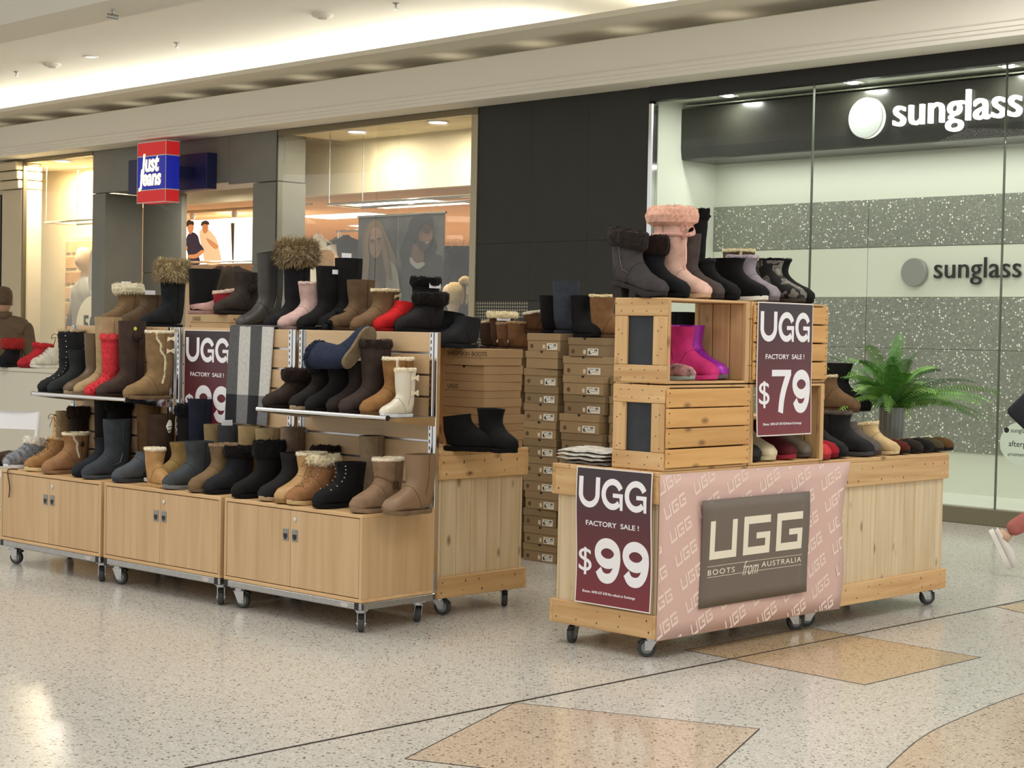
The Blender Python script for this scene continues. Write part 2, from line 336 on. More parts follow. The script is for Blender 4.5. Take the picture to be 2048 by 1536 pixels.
for i in range(3):
    for j in range(2):
        xa = -.55+i*.763; za = 1.78 if j == 0 else 2.36; zb = 2.3585 if j == 0 else 3.765
        MB().cbox(xa+.0006, xa+.7624, 0, .03, za, zb, .001).build('wall_tile', DK, t2)
def mosaic():
    m, n, l, b = nodes('perforated_mosaic'); tc = n.new('ShaderNodeTexCoord'); mp = n.new('ShaderNodeMapping'); mp.inputs['Scale'].default_value = (30, 30, 30); l.new(tc.outputs['Object'], mp.inputs[0])
    fr = n.new('ShaderNodeVectorMath'); fr.operation = 'FRACTION'; l.new(mp.outputs[0], fr.inputs[0]); sb = n.new('ShaderNodeVectorMath'); sb.operation = 'SUBTRACT'; sb.inputs[1].default_value = (.5, .5, .5); l.new(fr.outputs[0], sb.inputs[0])
    ab = n.new('ShaderNodeVectorMath'); ab.operation = 'ABSOLUTE'; l.new(sb.outputs[0], ab.inputs[0]); sx = n.new('ShaderNodeSeparateXYZ'); l.new(ab.outputs[0], sx.inputs[0])
    mx = n.new('ShaderNodeMath'); mx.operation = 'MAXIMUM'; l.new(sx.outputs[0], mx.inputs[0]); l.new(sx.outputs[2], mx.inputs[1]); lt = n.new('ShaderNodeMath'); lt.operation = 'LESS_THAN'; lt.inputs[1].default_value = .3; l.new(mx.outputs[0], lt.inputs[0])
    fl = n.new('ShaderNodeVectorMath'); fl.operation = 'SNAP'; fl.inputs[1].default_value = (6, 6, 6); l.new(mp.outputs[0], fl.inputs[0]); wn = n.new('ShaderNodeTexWhiteNoise'); l.new(fl.outputs[0], wn.inputs[0])
    g = n.new('ShaderNodeMath'); g.operation = 'GREATER_THAN'; g.inputs[1].default_value = .3; l.new(wn.outputs['Value'], g.inputs[0]); k = n.new('ShaderNodeMath'); k.operation = 'MULTIPLY'; l.new(lt.outputs[0], k.inputs[0]); l.new(g.outputs[0], k.inputs[1])
    mc = n.new('ShaderNodeMix'); mc.data_type = 'RGBA'; l.new(k.outputs[0], mc.inputs['Factor']); mc.inputs['A'].default_value = (*srgb(42, 42, 36), 1); mc.inputs['B'].default_value = (*srgb(158, 154, 136), 1); l.new(mc.outputs['Result'], b.inputs['Base Color']); b.inputs['Roughness'].default_value = .5
    return m
MB().box(-.55, 1.74, 0.005, .03, 0, 1.776).build('mosaic_panel', mosaic(), t2)
struct('trim_1', MB().cbox(-.645, -.555, -.02, .06, 0, 3.70, .006), S('steel_trim', 168, 158, 134, rough=.3, metal=.5), STO)
struct('trim_2', MB().cbox(1.742, 1.80, -.03, .06, 0, 3.62, .012), CHROME, STO)
struct('trim_3', MB().cbox(-3.92, -.56, -.01, .05, 3.70, 3.77, .004), FR, STO)
struct('trim_4', MB().cbox(-9.8, -7.96, -.01, .05, 3.715, 3.77, .004).cbox(-9.82, -9.77, -.01, .05, 0, 3.72, .004), FR, STO)
struct('trim_5', MB().cbox(-3.935, -3.92, -.012, .0, 0, 3.77, .002), BLACK, STO)
# glass panes
def pane(nm, x0, x1, z0, z1, lbl=None):
    return struct(nm, MB().box(x0, x1, .02, .032, z0, z1), GL, STO)
pane('window_1', -9.77, -7.965, .1, 3.715); pane('window_2', -3.918, -2.19, .1, 3.70); pane('window_3', -2.18, -.645, .1, 3.70)
struct('window_fin', MB().box(-2.19, -2.18, .035, .36, .1, 3.70), GL, STO)
for i, (a, b) in enumerate(((1.80, 3.552), (3.558, 5.362), (5.368, 7.4))): pane('window_%d' % (4+i), a, b, .13, 3.64)
struct('trim_6', MB().cbox(1.74, 8, -.02, .08, 3.635, 3.772, .004), S('black_header', 20, 20, 18, rough=.4), STO)
struct('trim_7', MB().cbox(1.78, 8, -.01, .12, 0, .13, .004), S('plinth_steel', 122, 116, 94, rough=.35, metal=.4), STO)
SEAL = S('glass_joint', 92, 98, 86, rough=.4)
for i, x in enumerate((3.552, 5.362)): struct('trim_%d' % (8+i), MB().box(x, x+.006, .012, .04, .13, 3.64), SEAL, STO)
# ---- eyewear shop window interior
PALE = S('pale_green_wall', 218, 222, 208, rough=.7); WH = S('white_gloss_wall', 226, 230, 214, rough=.25)
struct('wall_eyewear_side', MB().box(1.76, 1.80, .06, .96, .13, 3.66), PALE, STO)
bw = struct('wall_eyewear_back', MB().box(1.80, 8, .94, 1.0, .13, 3.66), PALE, STO)
struct('ceiling_eyewear', MB().box(1.76, 8, .06, 1.0, 3.66, 3.72), PALE, STO); struct('floor_eyewear', MB().box(1.8, 8, .03, .94, .10, .14), PALE, STO)
def glitter():
    m, n, l, b = nodes('silver_glitter'); tc = n.new('ShaderNodeTexCoord'); v = n.new('ShaderNodeTexVoronoi'); v.inputs['Scale'].default_value = 50; l.new(tc.outputs['Object'], v.inputs['Vector'])
    sp = n.new('ShaderNodeSeparateColor'); l.new(v.outputs['Color'], sp.inputs[0]); r = n.new('ShaderNodeValToRGB'); e = r.color_ramp.elements
    e[0].position = 0; e[0].color = (*srgb(118, 120, 112), 1); e[1].position = .80; e[1].color = (*srgb(176, 180, 168), 1); x = e.new(.88); x.color = (1, 1, .95, 1); l.new(sp.outputs[0], r.inputs[0])  # near-white flakes: lamp glints painted into the glitter colour
    d = n.new('ShaderNodeMath'); d.operation = 'LESS_THAN'; d.inputs[1].default_value = .40; l.new(v.outputs['Distance'], d.inputs[0])
    mx = n.new('ShaderNodeMix'); mx.data_type = 'RGBA'; mx.inputs['A'].default_value = (*srgb(140, 144, 132), 1); l.new(d.outputs[0], mx.inputs['Factor']); l.new(r.outputs[0], mx.inputs['B']); l.new(mx.outputs['Result'], b.inputs['Base Color'])
    b.inputs['Roughness'].default_value = .35; b.inputs['Metallic'].default_value = .35
    nm = n.new('ShaderNodeNormalMap') if False else None
    bp = n.new('ShaderNodeBump'); bp.inputs['Strength'].default_value = .6; bp.inputs['Distance'].default_value = .01; l.new(sp.outputs[1], bp.inputs['Height']); l.new(bp.outputs[0], b.inputs['Normal'])
    return m
GLIT = glitter()
for k, (x0, x1) in enumerate(((1.805, 3.55), (3.555, 5.3), (5.305, 7.4))):
    MB().cbox(x0, x1, .92, .94, 2.285, 2.71, .002).build('glitter_panel', GLIT, bw)
    MB().cbox(x0, x1, .92, .94, 1.385, 1.832, .002).build('glitter_panel', GLIT, bw); MB().cbox(x0, x1, .92, .94, .50, 1.378, .002).build('glitter_panel', GLIT, bw)
    MB().cbox(x0, x1, .925, .94, 1.836, 2.281, .002).build('gloss_panel', WH, bw)
struct('wall_sign_bulkhead', MB().prism([(.395, 3.23), (.41, 3.13), (.44, 3.12), (.93, 3.12), (.93, 3.60), (.395, 3.60)], 1.80, 8, 'x'), S('black_gloss', 44, 44, 38, rough=.22), STO)
struct('trim_10', MB().box(1.86, 8, .36, .385, 3.615, 3.625), S('rail_grey', 170, 176, 158, rough=.4), STO)
LAMP = emit('lamp_glow', (1, 1, .92), 14)
for k, x in enumerate((2.5, 3.83, 5.28, 6.6)):
    t = thing('recessed_spot', 'square recessed spotlight in the eyewear shop ceiling, %s from the left' % ['first', 'second', 'third', 'fourth'][k], 'light', STO.w(x, .20, 3.66), STO.yaw, 'eyewear spotlights')
    fr_ = MB(); 
    for b_ in ((-.09, .09, -.09, -.07), (-.09, .09, .07, .09), (-.09, -.07, -.07, .07), (.07, .09, -.07, .07)): fr_.box(*b_, -.012, 0)
    fr_.build('bezel', WH, t); MB().box(-.07, .07, -.07, .07, -.004, -.001).build('recess', BLACK, t); MB().lathe([(.05, -.02), (.045, -.006)], 14).build('lamp', LAMP, t)
    area('eyewear_lamp', STO.w(x, .22, 3.62), .16, 9, (.99, 1, .94))
area('eyewear_wash', STO.w(4.8, .60, 3.10), 5.6, 20, (.98, 1, .93), (0, 0, STO.yaw), .15)
def disc(lbl, cpx, cpy, rpx, y, m, rim=None):
    x, z = STO.ony(cpx, cpy, y); x2, _ = STO.ony(cpx+rpx, cpy, y); r = abs(x2-x)
    t = thing('logo_disc', lbl, 'sign', STO.w(x, y, z), STO.yaw)
    g = [[(r*c_*math.cos(2*PI*k/40), yy, r*c_*math.sin(2*PI*k/40)) for k in range(40)] for c_, yy in ((1, -.002), (1, -.045), (.97, -.05))]
    MB().loft(g[:2], True, False).build('rim', rim or m, t, smooth=True, sharp=.5); MB().loft(g[1:], False, True).build('face', m, t)
    return r
def word(lbl, s, p0, p1, y, m, bold=.015, ext=.02):
    (xa, za), (xb, zb) = STO.ony(*p0, y), STO.ony(*p1, y)
    mb = text(s, 1, bold, ext, space=1.02); xs = [v.x for v in mb.v]; sc = (xb-xa)/(max(xs)-min(xs)); x0 = min(xs)
    t = thing('shop_lettering', lbl, 'sign', STO.w(xa, y, (za+zb)/2), STO.yaw)
    n = len(s); mb2 = None; pos = 0
    for i, ch in enumerate(s):
        a = text(s[:i+1], 1, bold, ext, space=1.02); b_ = text(ch, 1, bold, ext)
        off = max(v.x for v in a.v)-max(v.x for v in b_.v)
        b_.fn(lambda p: ((p.x+off-x0)*sc, p.y, p.z*sc)).build('letter', m, t)
    return t
disc('large round brushed silver disc beside the white sunglass lettering', 1737, 237, 35, .395, P('disc_silver', (.45, .49, .46), .4, .2), emit('disc_rim', (.95, 1, .92), .7))
word('glowing white raised word sunglass on the black bulkhead', 'sunglass', (1787, 252), (2043, 232), .368, emit('sign_white', (1, 1, .96), 1.0), .004, .02)
disc('small grey disc beside the black sunglass lettering', 1832, 545, 25, .92, S('disc_grey', 150, 152, 146, rough=.3, metal=.3))
word('black raised word sunglass on the white gloss band', 'sunglass', (1868, 556), (2042, 555), .90, S('sign_black', 14, 14, 12, rough=.3), .0, .008)
# round sticker on the glass
x, z = STO.ony(2048, 888, .01); t = thing('window_sticker', 'round pale green sticker on the eyewear shop glass', 'sticker', STO.w(x, .018, z), STO.yaw)
MB().prism([(.21*math.cos(2*PI*k/40), .175*math.sin(2*PI*k/40)) for k in range(40)], -.001, 0, 'y').build('vinyl', S('sticker_mint', 206, 222, 204, rough=.5), t)
INK = S('ink_black', 24, 26, 24, rough=.6); tx = MB()
for s_, sz, xx, zz in (('sunglass', .05, -.12, .085), ('x', .045, .0, .03), ('afterpay', .065, -.135, -.025), ('#THEPERFECTPAIR', .03, -.14, -.10)): tx.join(text(s_, sz, 0, .0004).xf(mv(xx, -.0015, zz)))
tx.join(MB().prism([(-.155+.022*math.cos(2*PI*k/16), .1+.022*math.sin(2*PI*k/16)) for k in range(16)], -.0018, -.001, 'y')); tx.build('printing', INK, t)
# ---- clothes shop interior
WARM = S('shop_wall_warm', 214, 186, 150, rough=.8); SHC = S('shop_ceiling', 206, 176, 138, rough=.85); CRM = S('cream_wall', 226, 212, 178, rough=.7)
struct('floor_clothes_shop', MB().box(-20, -.6, .7, 10, .0005, .004), S('shop_floor', 150, 120, 90, rough=.4), STO)
zb = STO.ony(800, 380, 1.0)[1]
struct('ceiling_clothes_shop', MB().box(-20, -.6, .1, 10, 3.8, 3.9), SHC, STO)
struct('ceiling_window_bay', MB().box(-13.2, -7.65, .1, 1.1, 3.73, 3.79).box(-3.92, -.6, .1, 1.0, 3.73, 3.79), CRM, STO)
struct('wall_shop_bulkhead', MB().box(-8.34, -.6, 1.0, 1.12, zb, 3.8), CRM, STO); struct('ceiling_shop_low', MB().box(-20, -.6, 1.12, 10, zb+.001, zb+.05), SHC, STO)
struct('wall_shop_back', MB().box(-20, -.6, 9.5, 9.6, 0, 3.8), WARM, STO); struct('wall_shop_side', MB().box(-.62, -.58, .06, 9.5, 0, 3.8), S('shop_side_dark', 70, 62, 54, rough=.7), STO)
struct('wall_shop_window_left', MB().box(-13.2, -8.35, 1.0, 1.06, 0, 3.73), CRM, STO)
PANEL = emit('ceiling_panel_glow', (1, .93, .78), 5)
def rectpx(lbl, pa, pb, z, nm='ceiling_panel_light'):
    a, b = STO.onz(*pa, z), STO.onz(*pb, z); xs = sorted((a.x, b.x)); ys = sorted((a.y, b.y))
    t = thing(nm, lbl, 'light', STO.w(xs[0], ys[0], z), STO.yaw, 'shop ceiling lights')
    MB().box(0, xs[1]-xs[0], 0, ys[1]-ys[0], -.012, -.004).build('diffuser', PANEL, t); MB().box(-.02, xs[1]-xs[0]+.02, -.02, ys[1]-ys[0]+.02, -.006, 0).build('frame', WHITE, t)
for i, (x0, y0, lx, ly, lb) in enumerate(((-5.2, 2.1, 1.6, .7, 'nearest behind the bulkhead'), (-7.6, 3.2, 1.5, .6, 'left of the nearest one'), (-8.6, 5.0, 1.5, .6, 'deep in the shop'), (-4.2, 5.2, 1.5, .6, 'above the couple poster'), (-5.4, 7.4, 1.5, .6, 'at the far back'), (-10.4, 3.6, 1.4, .6, 'seen over the entrance'))):
    t = thing('ceiling_panel_light', 'bright rectangular ceiling panel light in the clothes shop, '+lb, 'light', STO.w(x0, y0, zb), STO.yaw, 'shop ceiling lights')
    MB().box(0, lx, 0, ly, -.012, -.005).build('diffuser', PANEL, t); MB().box(-.03, lx+.03, -.03, ly+.03, -.006, 0).build('frame', WHITE, t)
for i, (x, y) in enumerate(((-12, 4), (-8, 3), (-5, 4.5), (-3, 7), (-9, 7))): area('shop_lamp', STO.w(x, y, zb-.06), 1.2, 210, (1, .86, .66))
DLG = emit('downlight_glow', (1, .97, .9), 12)
for x, y, lb in ((714, 262, 'behind the left glass pane'), (876, 243, 'near the dark panel'), (125, 321, 'in the left shop window')):
    d = ray(x, y); tt = (3.73-HC)/d.z; q = STO.loc(Vector((d.x*tt, d.y*tt, 3.73)))
    t = thing('downlight', 'round bright downlight in the clothes shop window ceiling '+lb, 'light', STO.w(q.x, q.y, 3.73), 0, 'window downlights')
    MB().lathe([(.13, 0), (.13, -.012), (.10, -.014), (.10, -.002)], 20, c0=False, c1=False).build('trim_ring', WHITE, t); MB().lathe([(.1, -.004), (.02, -.006)], 20).build('lens', DLG, t)
    area('window_lamp', STO.w(q.x, q.y, 3.70), .2, 34, (1, .92, .78))
area('left_window_lamp', STO.w(-9.6, .55, 3.68), .9, 75, (1, .83, .56)); area('entrance_fill', STO.w(-6.1, .35, 3.19), .3, 22, (1, .93, .8))  # the entrance light is added to brighten the column reveal, no fixture there
# ================================================================ CARTS, CRATES, DISPLAY UNITS
PX = wood('pine_x', srgb(216, 180, 128), srgb(188, 144, 92), 'x'); PY = wood('pine_y', srgb(216, 180, 128), srgb(188, 144, 92), 'y'); PZ = wood('pine_pale_z', srgb(220, 202, 168), srgb(198, 172, 130), 'z', tint=.06)
PZD = wood('pine_z', srgb(214, 178, 128), srgb(186, 144, 92), 'z'); PXO = wood('pine_amber_x', srgb(218, 172, 106), srgb(196, 144, 82), 'x', tint=.07)
NAIL = S('nail_heads', 60, 44, 26, rough=.6)
def caster(parent, x, y, z1, rz=0, r=.036, brake=True):
    c = MB(); M_ = mv(x, y, 0, rz)
    MB().cbox(-.04, .04, -.032, .032, z1-.008, z1, .002).join(MB().lathe([(.026, z1-.022), (.026, z1-.008)], 14)).xf(M_).build('caster_plate', DARKMETAL, parent)
    f = MB()
    for s in (-1, 1): f.prism([(-.03, z1-.02), (.028, z1-.02), (.0, r-.012), (-.03, r-.012)], s*.018-.002, s*.018+.002, 'y')
    f.box(-.03, .028, -.02, .02, z1-.024, z1-.02); f.cyl((-.018, -.024, r), (-.018, .024, r), .006, 8); f.xf(M_).build('caster_fork', DARKMETAL, parent)
    w_ = MB().loft([[(-.018+rr*math.cos(2*PI*k/24), yy, r+rr*math.sin(2*PI*k/24)) for k in range(24)] for rr, yy in ((r*.7, -.013), (r*.9, -.0145), (r, -.010), (r, .010), (r*.9, .0145), (r*.7, .013))])
    wo = w_.xf(M_).build('caster_wheel', RUBBER, parent, smooth=True, sharp=.7)
    MB().loft([[(-.018+rr*math.cos(2*PI*k/16), yy, r+rr*math.sin(2*PI*k/16)) for k in range(16)] for rr, yy in ((r*.62, -.0145), (r*.62, .0145))]).xf(M_).build('hub', S('hub_grey', 128, 130, 128, rough=.5), wo)
    if brake: MB().prism([(-.06, z1-.03), (-.02, z1-.018), (-.02, z1-.024), (-.055, z1-.042)], -.013, .013, 'y').xf(M_).build('brake_lever', BLACK, parent)
def make_cart(label, L=1.245, D=.651, z0=.096, z1=.844, seed=1, group='pine carts'):
    r = random.Random(seed); t = thing('wooden_cart', label, 'cart', group=group); p = .02
    def pl(x0, x1, y0, y1, z0_, z1_, m, nm='rail_board'): return MB().cbox(x0, x1, y0, y1, z0_, z1_, .003).build(nm, m, t)
    for a, b in ((z0, z0+.108), (.700, .823)):
        pl(0, L, 0, p, a, b, PX); pl(0, L, D-p, D, a, b, PX); pl(0, p, p, D-p, a, b, PY); pl(L-p, L, p, D-p, a, b, PY)
    za, zb = z0+.03, .80
    for yy in (p, D-2*p):
        x = p
        while x < L-p-.02:
            w_ = min(r.choice((.09, .115, .14, .145)), L-p-x)
            if L-p-x-w_ < .04: w_ = L-p-x
            pl(x+.0012, x+w_-.0012, yy, yy+.018, za, zb, PZ, 'plank'); x += w_
    for xx in (p, L-2*p):
        y = p+.02
        while y < D-p-.03:
            w_ = min(r.choice((.1, .12, .14)), D-p-.02-y)
            if D-p-.02-y-w_ < .04: w_ = D-p-.02-y
            pl(xx, xx+.018, y+.0012, y+w_-.0012, za, zb, PZ, 'plank'); y += w_
    y = 0
    for k in range(6): pl(0, L, y+.001, y+D/6-.001, .823, z1, PX, 'deck_board'); y += D/6
    nb = MB()
    for zc in (z0+.03, z0+.08, .73, .79):
        for k in range(12):
            x = .05+k*(L-.1)/11+r.uniform(-.02, .02); nb.box(x-.003, x+.003, -.0006, 0, zc-.003+r.uniform(-.006, .006), zc+.003)
        for k in range(5):
            y = .06+k*(D-.12)/4+r.uniform(-.03, .03); nb.box(-.0006, 0, y-.003, y+.003, zc-.003+r.uniform(-.01, .01), zc+.003)
    nb.build('nail_heads', NAIL, t, kind='stuff')
    MB().box(p, L-p, p+.02, D-p-.02, z0+.01, z0+.03).build('base_board', PX, t)
    for i, (x, y) in enumerate(((.075, .09), (L-.075, .09), (.075, D-.09), (L-.075, D-.09))): caster(t, x, y, z0+.001, (-.7, 2.6, .4, -.2)[i], .043)
    return t
c1 = make_cart('pine cart with the big sale sign on its end and the pink banner'); at(c1, CART, 0, 0, 0)
c2 = make_cart('pine cart behind the bannered one, under the fern', seed=2); at(c2, CART, 1.25, 0, 0)
c3 = make_cart('pine cart standing behind the right end of the slat wall', seed=3); at(c3, CART, .67, 1.45, 0, PI/2)
c4 = make_cart('pine cart hidden behind the middle of the slat wall', seed=4); at(c4, CART, .67, 2.70, 0, PI/2)
c5 = make_cart('pine cart hidden behind the left end of the slat wall', seed=5); at(c5, CART, .67, 3.95, 0, PI/2)
CHALK = S('chalkboard', 44, 48, 52, rough=.75, var=.25, vs=9)
def make_crate(label, front, L=.62, D=.31, H=.385, seed=1, group='pine crates'):
    r = random.Random(seed); t = thing('wooden_crate', label, 'crate', group=group); e = .014
    def pl(x0, x1, y0, y1, z0, z1, m, nm='slat', c=.003): return MB().cbox(x0, x1, y0, y1, z0, z1, c).build(nm, m, t)
    for s in (0, 1):
        x0, x1 = (0, e) if s == 0 else (L-e, L); xb0, xb1 = (e, e+.01) if s == 0 else (L-e-.01, L-e)
        pl(x0, x1, .002, D-.002, .003, .082, PY, 'end_board'); pl(x0, x1, .002, D-.002, H-.082, H-.003, PY, 'end_board')
        if s == 1 and front == 'open':
            for q in range(3): pl(x0-.011, x0-.001, .004+q*D/3, (q+1)*D/3-.002, .013, H-.013, PZD, 'end_board')
        if s == 1:
            pl(x0, x1, .004, D/2-.002, .083, H-.083, PZD, 'end_board'); pl(x0, x1, D/2+.002, D-.004, .083, H-.083, PZD, 'end_board')
        else:
         pl(x0, x1, .004, .080, .083, H-.083, PZD, 'end_board'); pl(x0, x1, D-.080, D-.004, .083, H-.083, PZD, 'end_board')
        if s == 0: pl(xb0, xb1, .06, D-.06, .07, H-.07, CHALK, 'chalkboard', .001)
        pl(e if s == 0 else L-e-.02, e+.02 if s == 0 else L-e, .001, .024, 0.003, H-.003, PZD, 'corner_post'); pl(e if s == 0 else L-e-.02, e+.02 if s == 0 else L-e, D-.024, D-.001, .003, H-.003, PZD, 'corner_post')
    for zz in ((0, .012), (H-.012, H)):
        for k in range(3): pl(e*.2, L-e*.2, .003+k*D/3, (k+1)*D/3-.003, zz[0], zz[1], PX)
    if front == 'slats':
        z = .012; hh = (H-.024)/4
        for k in range(4):
            j = r.uniform(-.003, .003); pl(.004, L-.004, -.011, 0, z+.003, z+hh-.003+j*.5, PXO); z += hh
        nb = MB()
        for k in range(4):
            for xx in (.02, L-.02):
                for q in (.3, .75): nb.box(xx-.003, xx+.003, -.0116, -.011, .012+hh*(k+q)-.003, .012+hh*(k+q)+.003)
        nb.build('nail_heads', NAIL, t, kind='stuff')
    x = .04
    while x < L-.04 and front != 'open':
        w_ = min(.135, L-.02-x); pl(x, x+w_-.004, D-.012, D, .012, H-.012, PZD, 'back_board'); x += w_
    nb = MB()
    for zc in (.025, .06, H-.06, H-.025):
        for k in range(4): y = .03+k*(D-.06)/3+r.uniform(-.02, .02); nb.box(-.0006, 0, y-.0025, y+.0025, zc-.0025, zc+.0025)
    for yc in (.03, .05, D-.05, D-.03):
        for k in range(2): z = .13+k*.12+r.uniform(-.03, .03); nb.box(-.0006, 0, yc-.0025, yc+.0025, z-.0025, z+.0025)
    nb.build('nail_heads', NAIL, t, kind='stuff')
    return t
at(make_crate('slatted crate at the bottom left of the tower with a chalkboard end', 'slats', seed=1), CART, .03, .0, .8455)
at(make_crate('upper left crate of the tower, open and holding the hot pink boot', 'open', seed=2), CART, .03, .0, .8455+.391)
at(make_crate('slatted crate standing behind the tower, seen through the open crate', 'slats', seed=7), CART, .42, .325, .8455)
at(make_crate('lower right crate of the tower, open with slipper toes inside', 'open', seed=3), CART, .66, .0, .8455)
at(make_crate('upper right crate of the tower, slats behind the 79 dollar sign', 'slats', seed=4), CART, .66, .0, .8455+.391)
# crates stacked on the carts behind the slat wall carry the top row of boots
ordw = ['first', 'second', 'third', 'fourth', 'fifth', 'sixth', 'seventh', 'eighth', 'ninth', 'tenth']
TOPZ = .846+2*.297
t = thing('pine_riser', 'long pine riser behind the slat wall under the top row of boots', 'shelf', CAB.w(-3.56, .68, .8465), CAB.yaw)
for k in range(4): MB().cbox(0, 3.12, k*.105, k*.105+.10, TOPZ-.8465-.02, TOPZ-.8465-.001, .002).build('board', PX, t)
for k in range(5):
    for y in (.01, .375): MB().cbox(.05+k*.74, .09+k*.74, y, y+.035, 0, TOPZ-.867, .002).build('leg', PZD, t)
# ---- shelving units with cabinet, slat wall and chrome posts
OAK = wood('oak_laminate', srgb(210, 178, 136), srgb(190, 154, 110), 'z', rough=.42, scale=.8, knots=False, tint=.02); OAKX = wood('oak_laminate_x', srgb(220, 184, 136), srgb(200, 160, 110), 'x', rough=.42, scale=.8, knots=False, tint=.03)
OAKP = wood('slat_laminate', srgb(210, 180, 140), srgb(194, 160, 118), 'x', rough=.4, scale=.6, knots=False, tint=.02)
GAP = S('shadow_gap', 60, 44, 28, rough=.8); ALU = P('aluminium_insert', (.66, .66, .68), .3, .9)
UW, UD, UZ0, UZ1, UT = 1.045, .512, .147, .571, 1.447
def make_unit(label):
    t = thing('display_unit', label, 'shelving', group='slat wall display units'); x0, x1 = -UW, 0
    def pl(a, b, c, d, e, f, m, nm, k=.002): return MB().cbox(a, b, c, d, e, f, k).build(nm, m, t)
    pl(x0, x1, 0, UD-.02, UZ1-.018, UZ1, OAKX, 'cabinet_top'); pl(x0, x1, 0, UD-.02, UZ0, UZ0+.018, OAKX, 'cabinet_base')
    pl(x0, x0+.018, 0, UD-.02, UZ0+.018, UZ1-.018, OAK, 'cabinet_side'); pl(x1-.018, x1, 0, UD-.02, UZ0+.018, UZ1-.018, OAK, 'cabinet_side'); pl(x0+.018, x1-.018, UD-.04, UD-.022, UZ0+.018, UZ1-.018, OAK, 'cabinet_back', .001)
    MB().box(x0+.018, x1-.018, .022, .024, UZ0+.018, UZ1-.018).build('cabinet_inner', GAP, t)
    xm = (x0+x1)/2
    for s, (a, b) in enumerate(((x0+.021, xm-.0012), (xm+.0012, x1-.021))):
        d = pl(a, b, .002, .020, UZ0+.022, UZ1-.022, OAK, 'door', .0015)
        hx = xm-.035 if s == 0 else xm+.035
        hd = MB().cbox(hx-.021, hx+.021, -.0015, .004, UZ1-.175, UZ1-.115, .001).build('pull_plate', P('handle_steel', (.30, .29, .27), .4, .8), d)
        MB().prism([(hx-.015, UZ1-.14), (hx+.015, UZ1-.14), (hx+.015, UZ1-.155), (hx+.006, UZ1-.168), (hx-.006, UZ1-.168), (hx-.015, UZ1-.155)], -.0022, .001, 'y').build('pull_recess', BLACK, d)
        if s: MB().loft([[(hx+r_*math.cos(2*PI*k/14), y_, UZ1-.065+r_*math.sin(2*PI*k/14)) for k in range(14)] for r_, y_ in ((.011, .004), (.011, -.003), (.006, -.005))]).build('lock', CHROME, d)
    fr_ = MB(); fr_.cbox(x0+.02, x1-.0, 0, .025, .1115, .1465).cbox(x0+.02, x1, UD-.03, UD-.005, .1115, .1465).cbox(x0, x0+.03, .0, UD-.005, .1117, .1463).cbox(x1-.03, x1, 0.001, UD-.006, .1113, .1467); fr_.build('base_frame', STEEL, t)
    MB().box(x1-.045, x1-.015, -.001, .001, .112, .146).build('end_cap', BLACK, t); MB().box(x0+.005, x0+.035, -.001, .001, .112, .146).build('end_cap', BLACK, t)
    MB().prism([(x1-.115+.03*math.cos(2*PI*k/18), .129+.011*math.sin(2*PI*k/18)) for k in range(18)], -.002, 0.001, 'y').build('maker_badge', S('badge', 196, 186, 180, rough=.4), t)
    for i, (x, y) in enumerate(((x1-.06, .06), (x0+.06, .06), (x1-.06, UD-.07), (x0+.06, UD-.07))): caster(t, x, y, .1125, (2.4, -2.7, -.6, 2.9)[i], .04)
    for s in (0, 1):
        a = x0+.004 if s == 0 else x1-.050
        pl(a, a+.022, UD-.03, UD, UZ0, UT, CHROME, 'post', .002); pl(a+.024, a+.046, UD-.022, UD+.004, UZ0, UT, CHROME if s else STEEL, 'post', .002)
        sl = MB()
        for k in range(26): z = UZ0+.45+k*.033; sl.box(a+.008, a+.014, UD-.0306, UD-.0298, z, z+.018)
        sl.build('post_slots', BLACK, t, kind='stuff')
    z = UT; pz = (UT-UZ1)/8; xa, xb = x0+.052, x1-.054
    for k in range(8): pl(xa, xb, UD-.022, UD-.004, z-pz+.010, z-.001, OAKP, 'slat', .002); z -= pz
    for k in range(1, 8): MB().box(xa, xb, UD-.010, UD-.003, UT-k*pz-.001, UT-k*pz+.012).build('groove_insert', ALU if k not in () else GAP, t)
    MB().box(xa, xb, UD-.004, UD+.012, UZ0, UT-.001).build('back_panel', OAKP, t)
    return t
u = make_unit('display unit at the right end of the row, next to the wooden cart'); at(u, CAB, 0, 0, 0)
u2 = dup(u); u2['label'] = 'middle display unit with the striped scarf and sale sign'; at(u2, CAB, -1.078, 0, 0)
u3 = dup(u); u3['label'] = 'display unit at the left end of the row'; at(u3, CAB, -2.155, 0, 0)
# ---- hook-on shelves with a chrome front rail
SHELF = S('shelf_smoke', 92, 84, 80, rough=.3)
SZ = 1.03
def make_shelf(label, x0, x1, yf):
    t = thing('hook_shelf', label, 'shelf', CAB.w(x0, yf, SZ), CAB.yaw, 'hook-on shelves'); L = x1-x0; d = UD-.03-yf
    MB().cbox(.0, L, .012, d-.002, -.008, -.001, .002).build('deck', SHELF, t)
    MB().cyl((-.02, 0, 0), (L+.02, 0, 0), .013, 14).build('front_rail', CHROME, t, smooth=True, sharp=.7)
    for x in (.0, L): MB().prism([(0, -.014), (0, -.002), (d, -.002), (d, -.05), (d-.08, -.045)], x-.004, x+.004, 'x').build('bracket', CHROME, t)
    MB().cyl((-.024, 0, 0), (-.02, 0, 0), .0135, 12).build('end_cap', BLACK, t); MB().cyl((L+.02, 0, 0), (L+.024, 0, 0), .0135, 12).build('end_cap', BLACK, t)
    return t
make_shelf('chrome railed shelf on the right slat wall', CAB.xat(520, .14, SZ), CAB.xat(752, .14, SZ)+.06, .14)
make_shelf('chrome railed shelf on the left slat wall', CAB.xat(70, .14, SZ), CAB.xat(237, .14, SZ)+.06, .14)
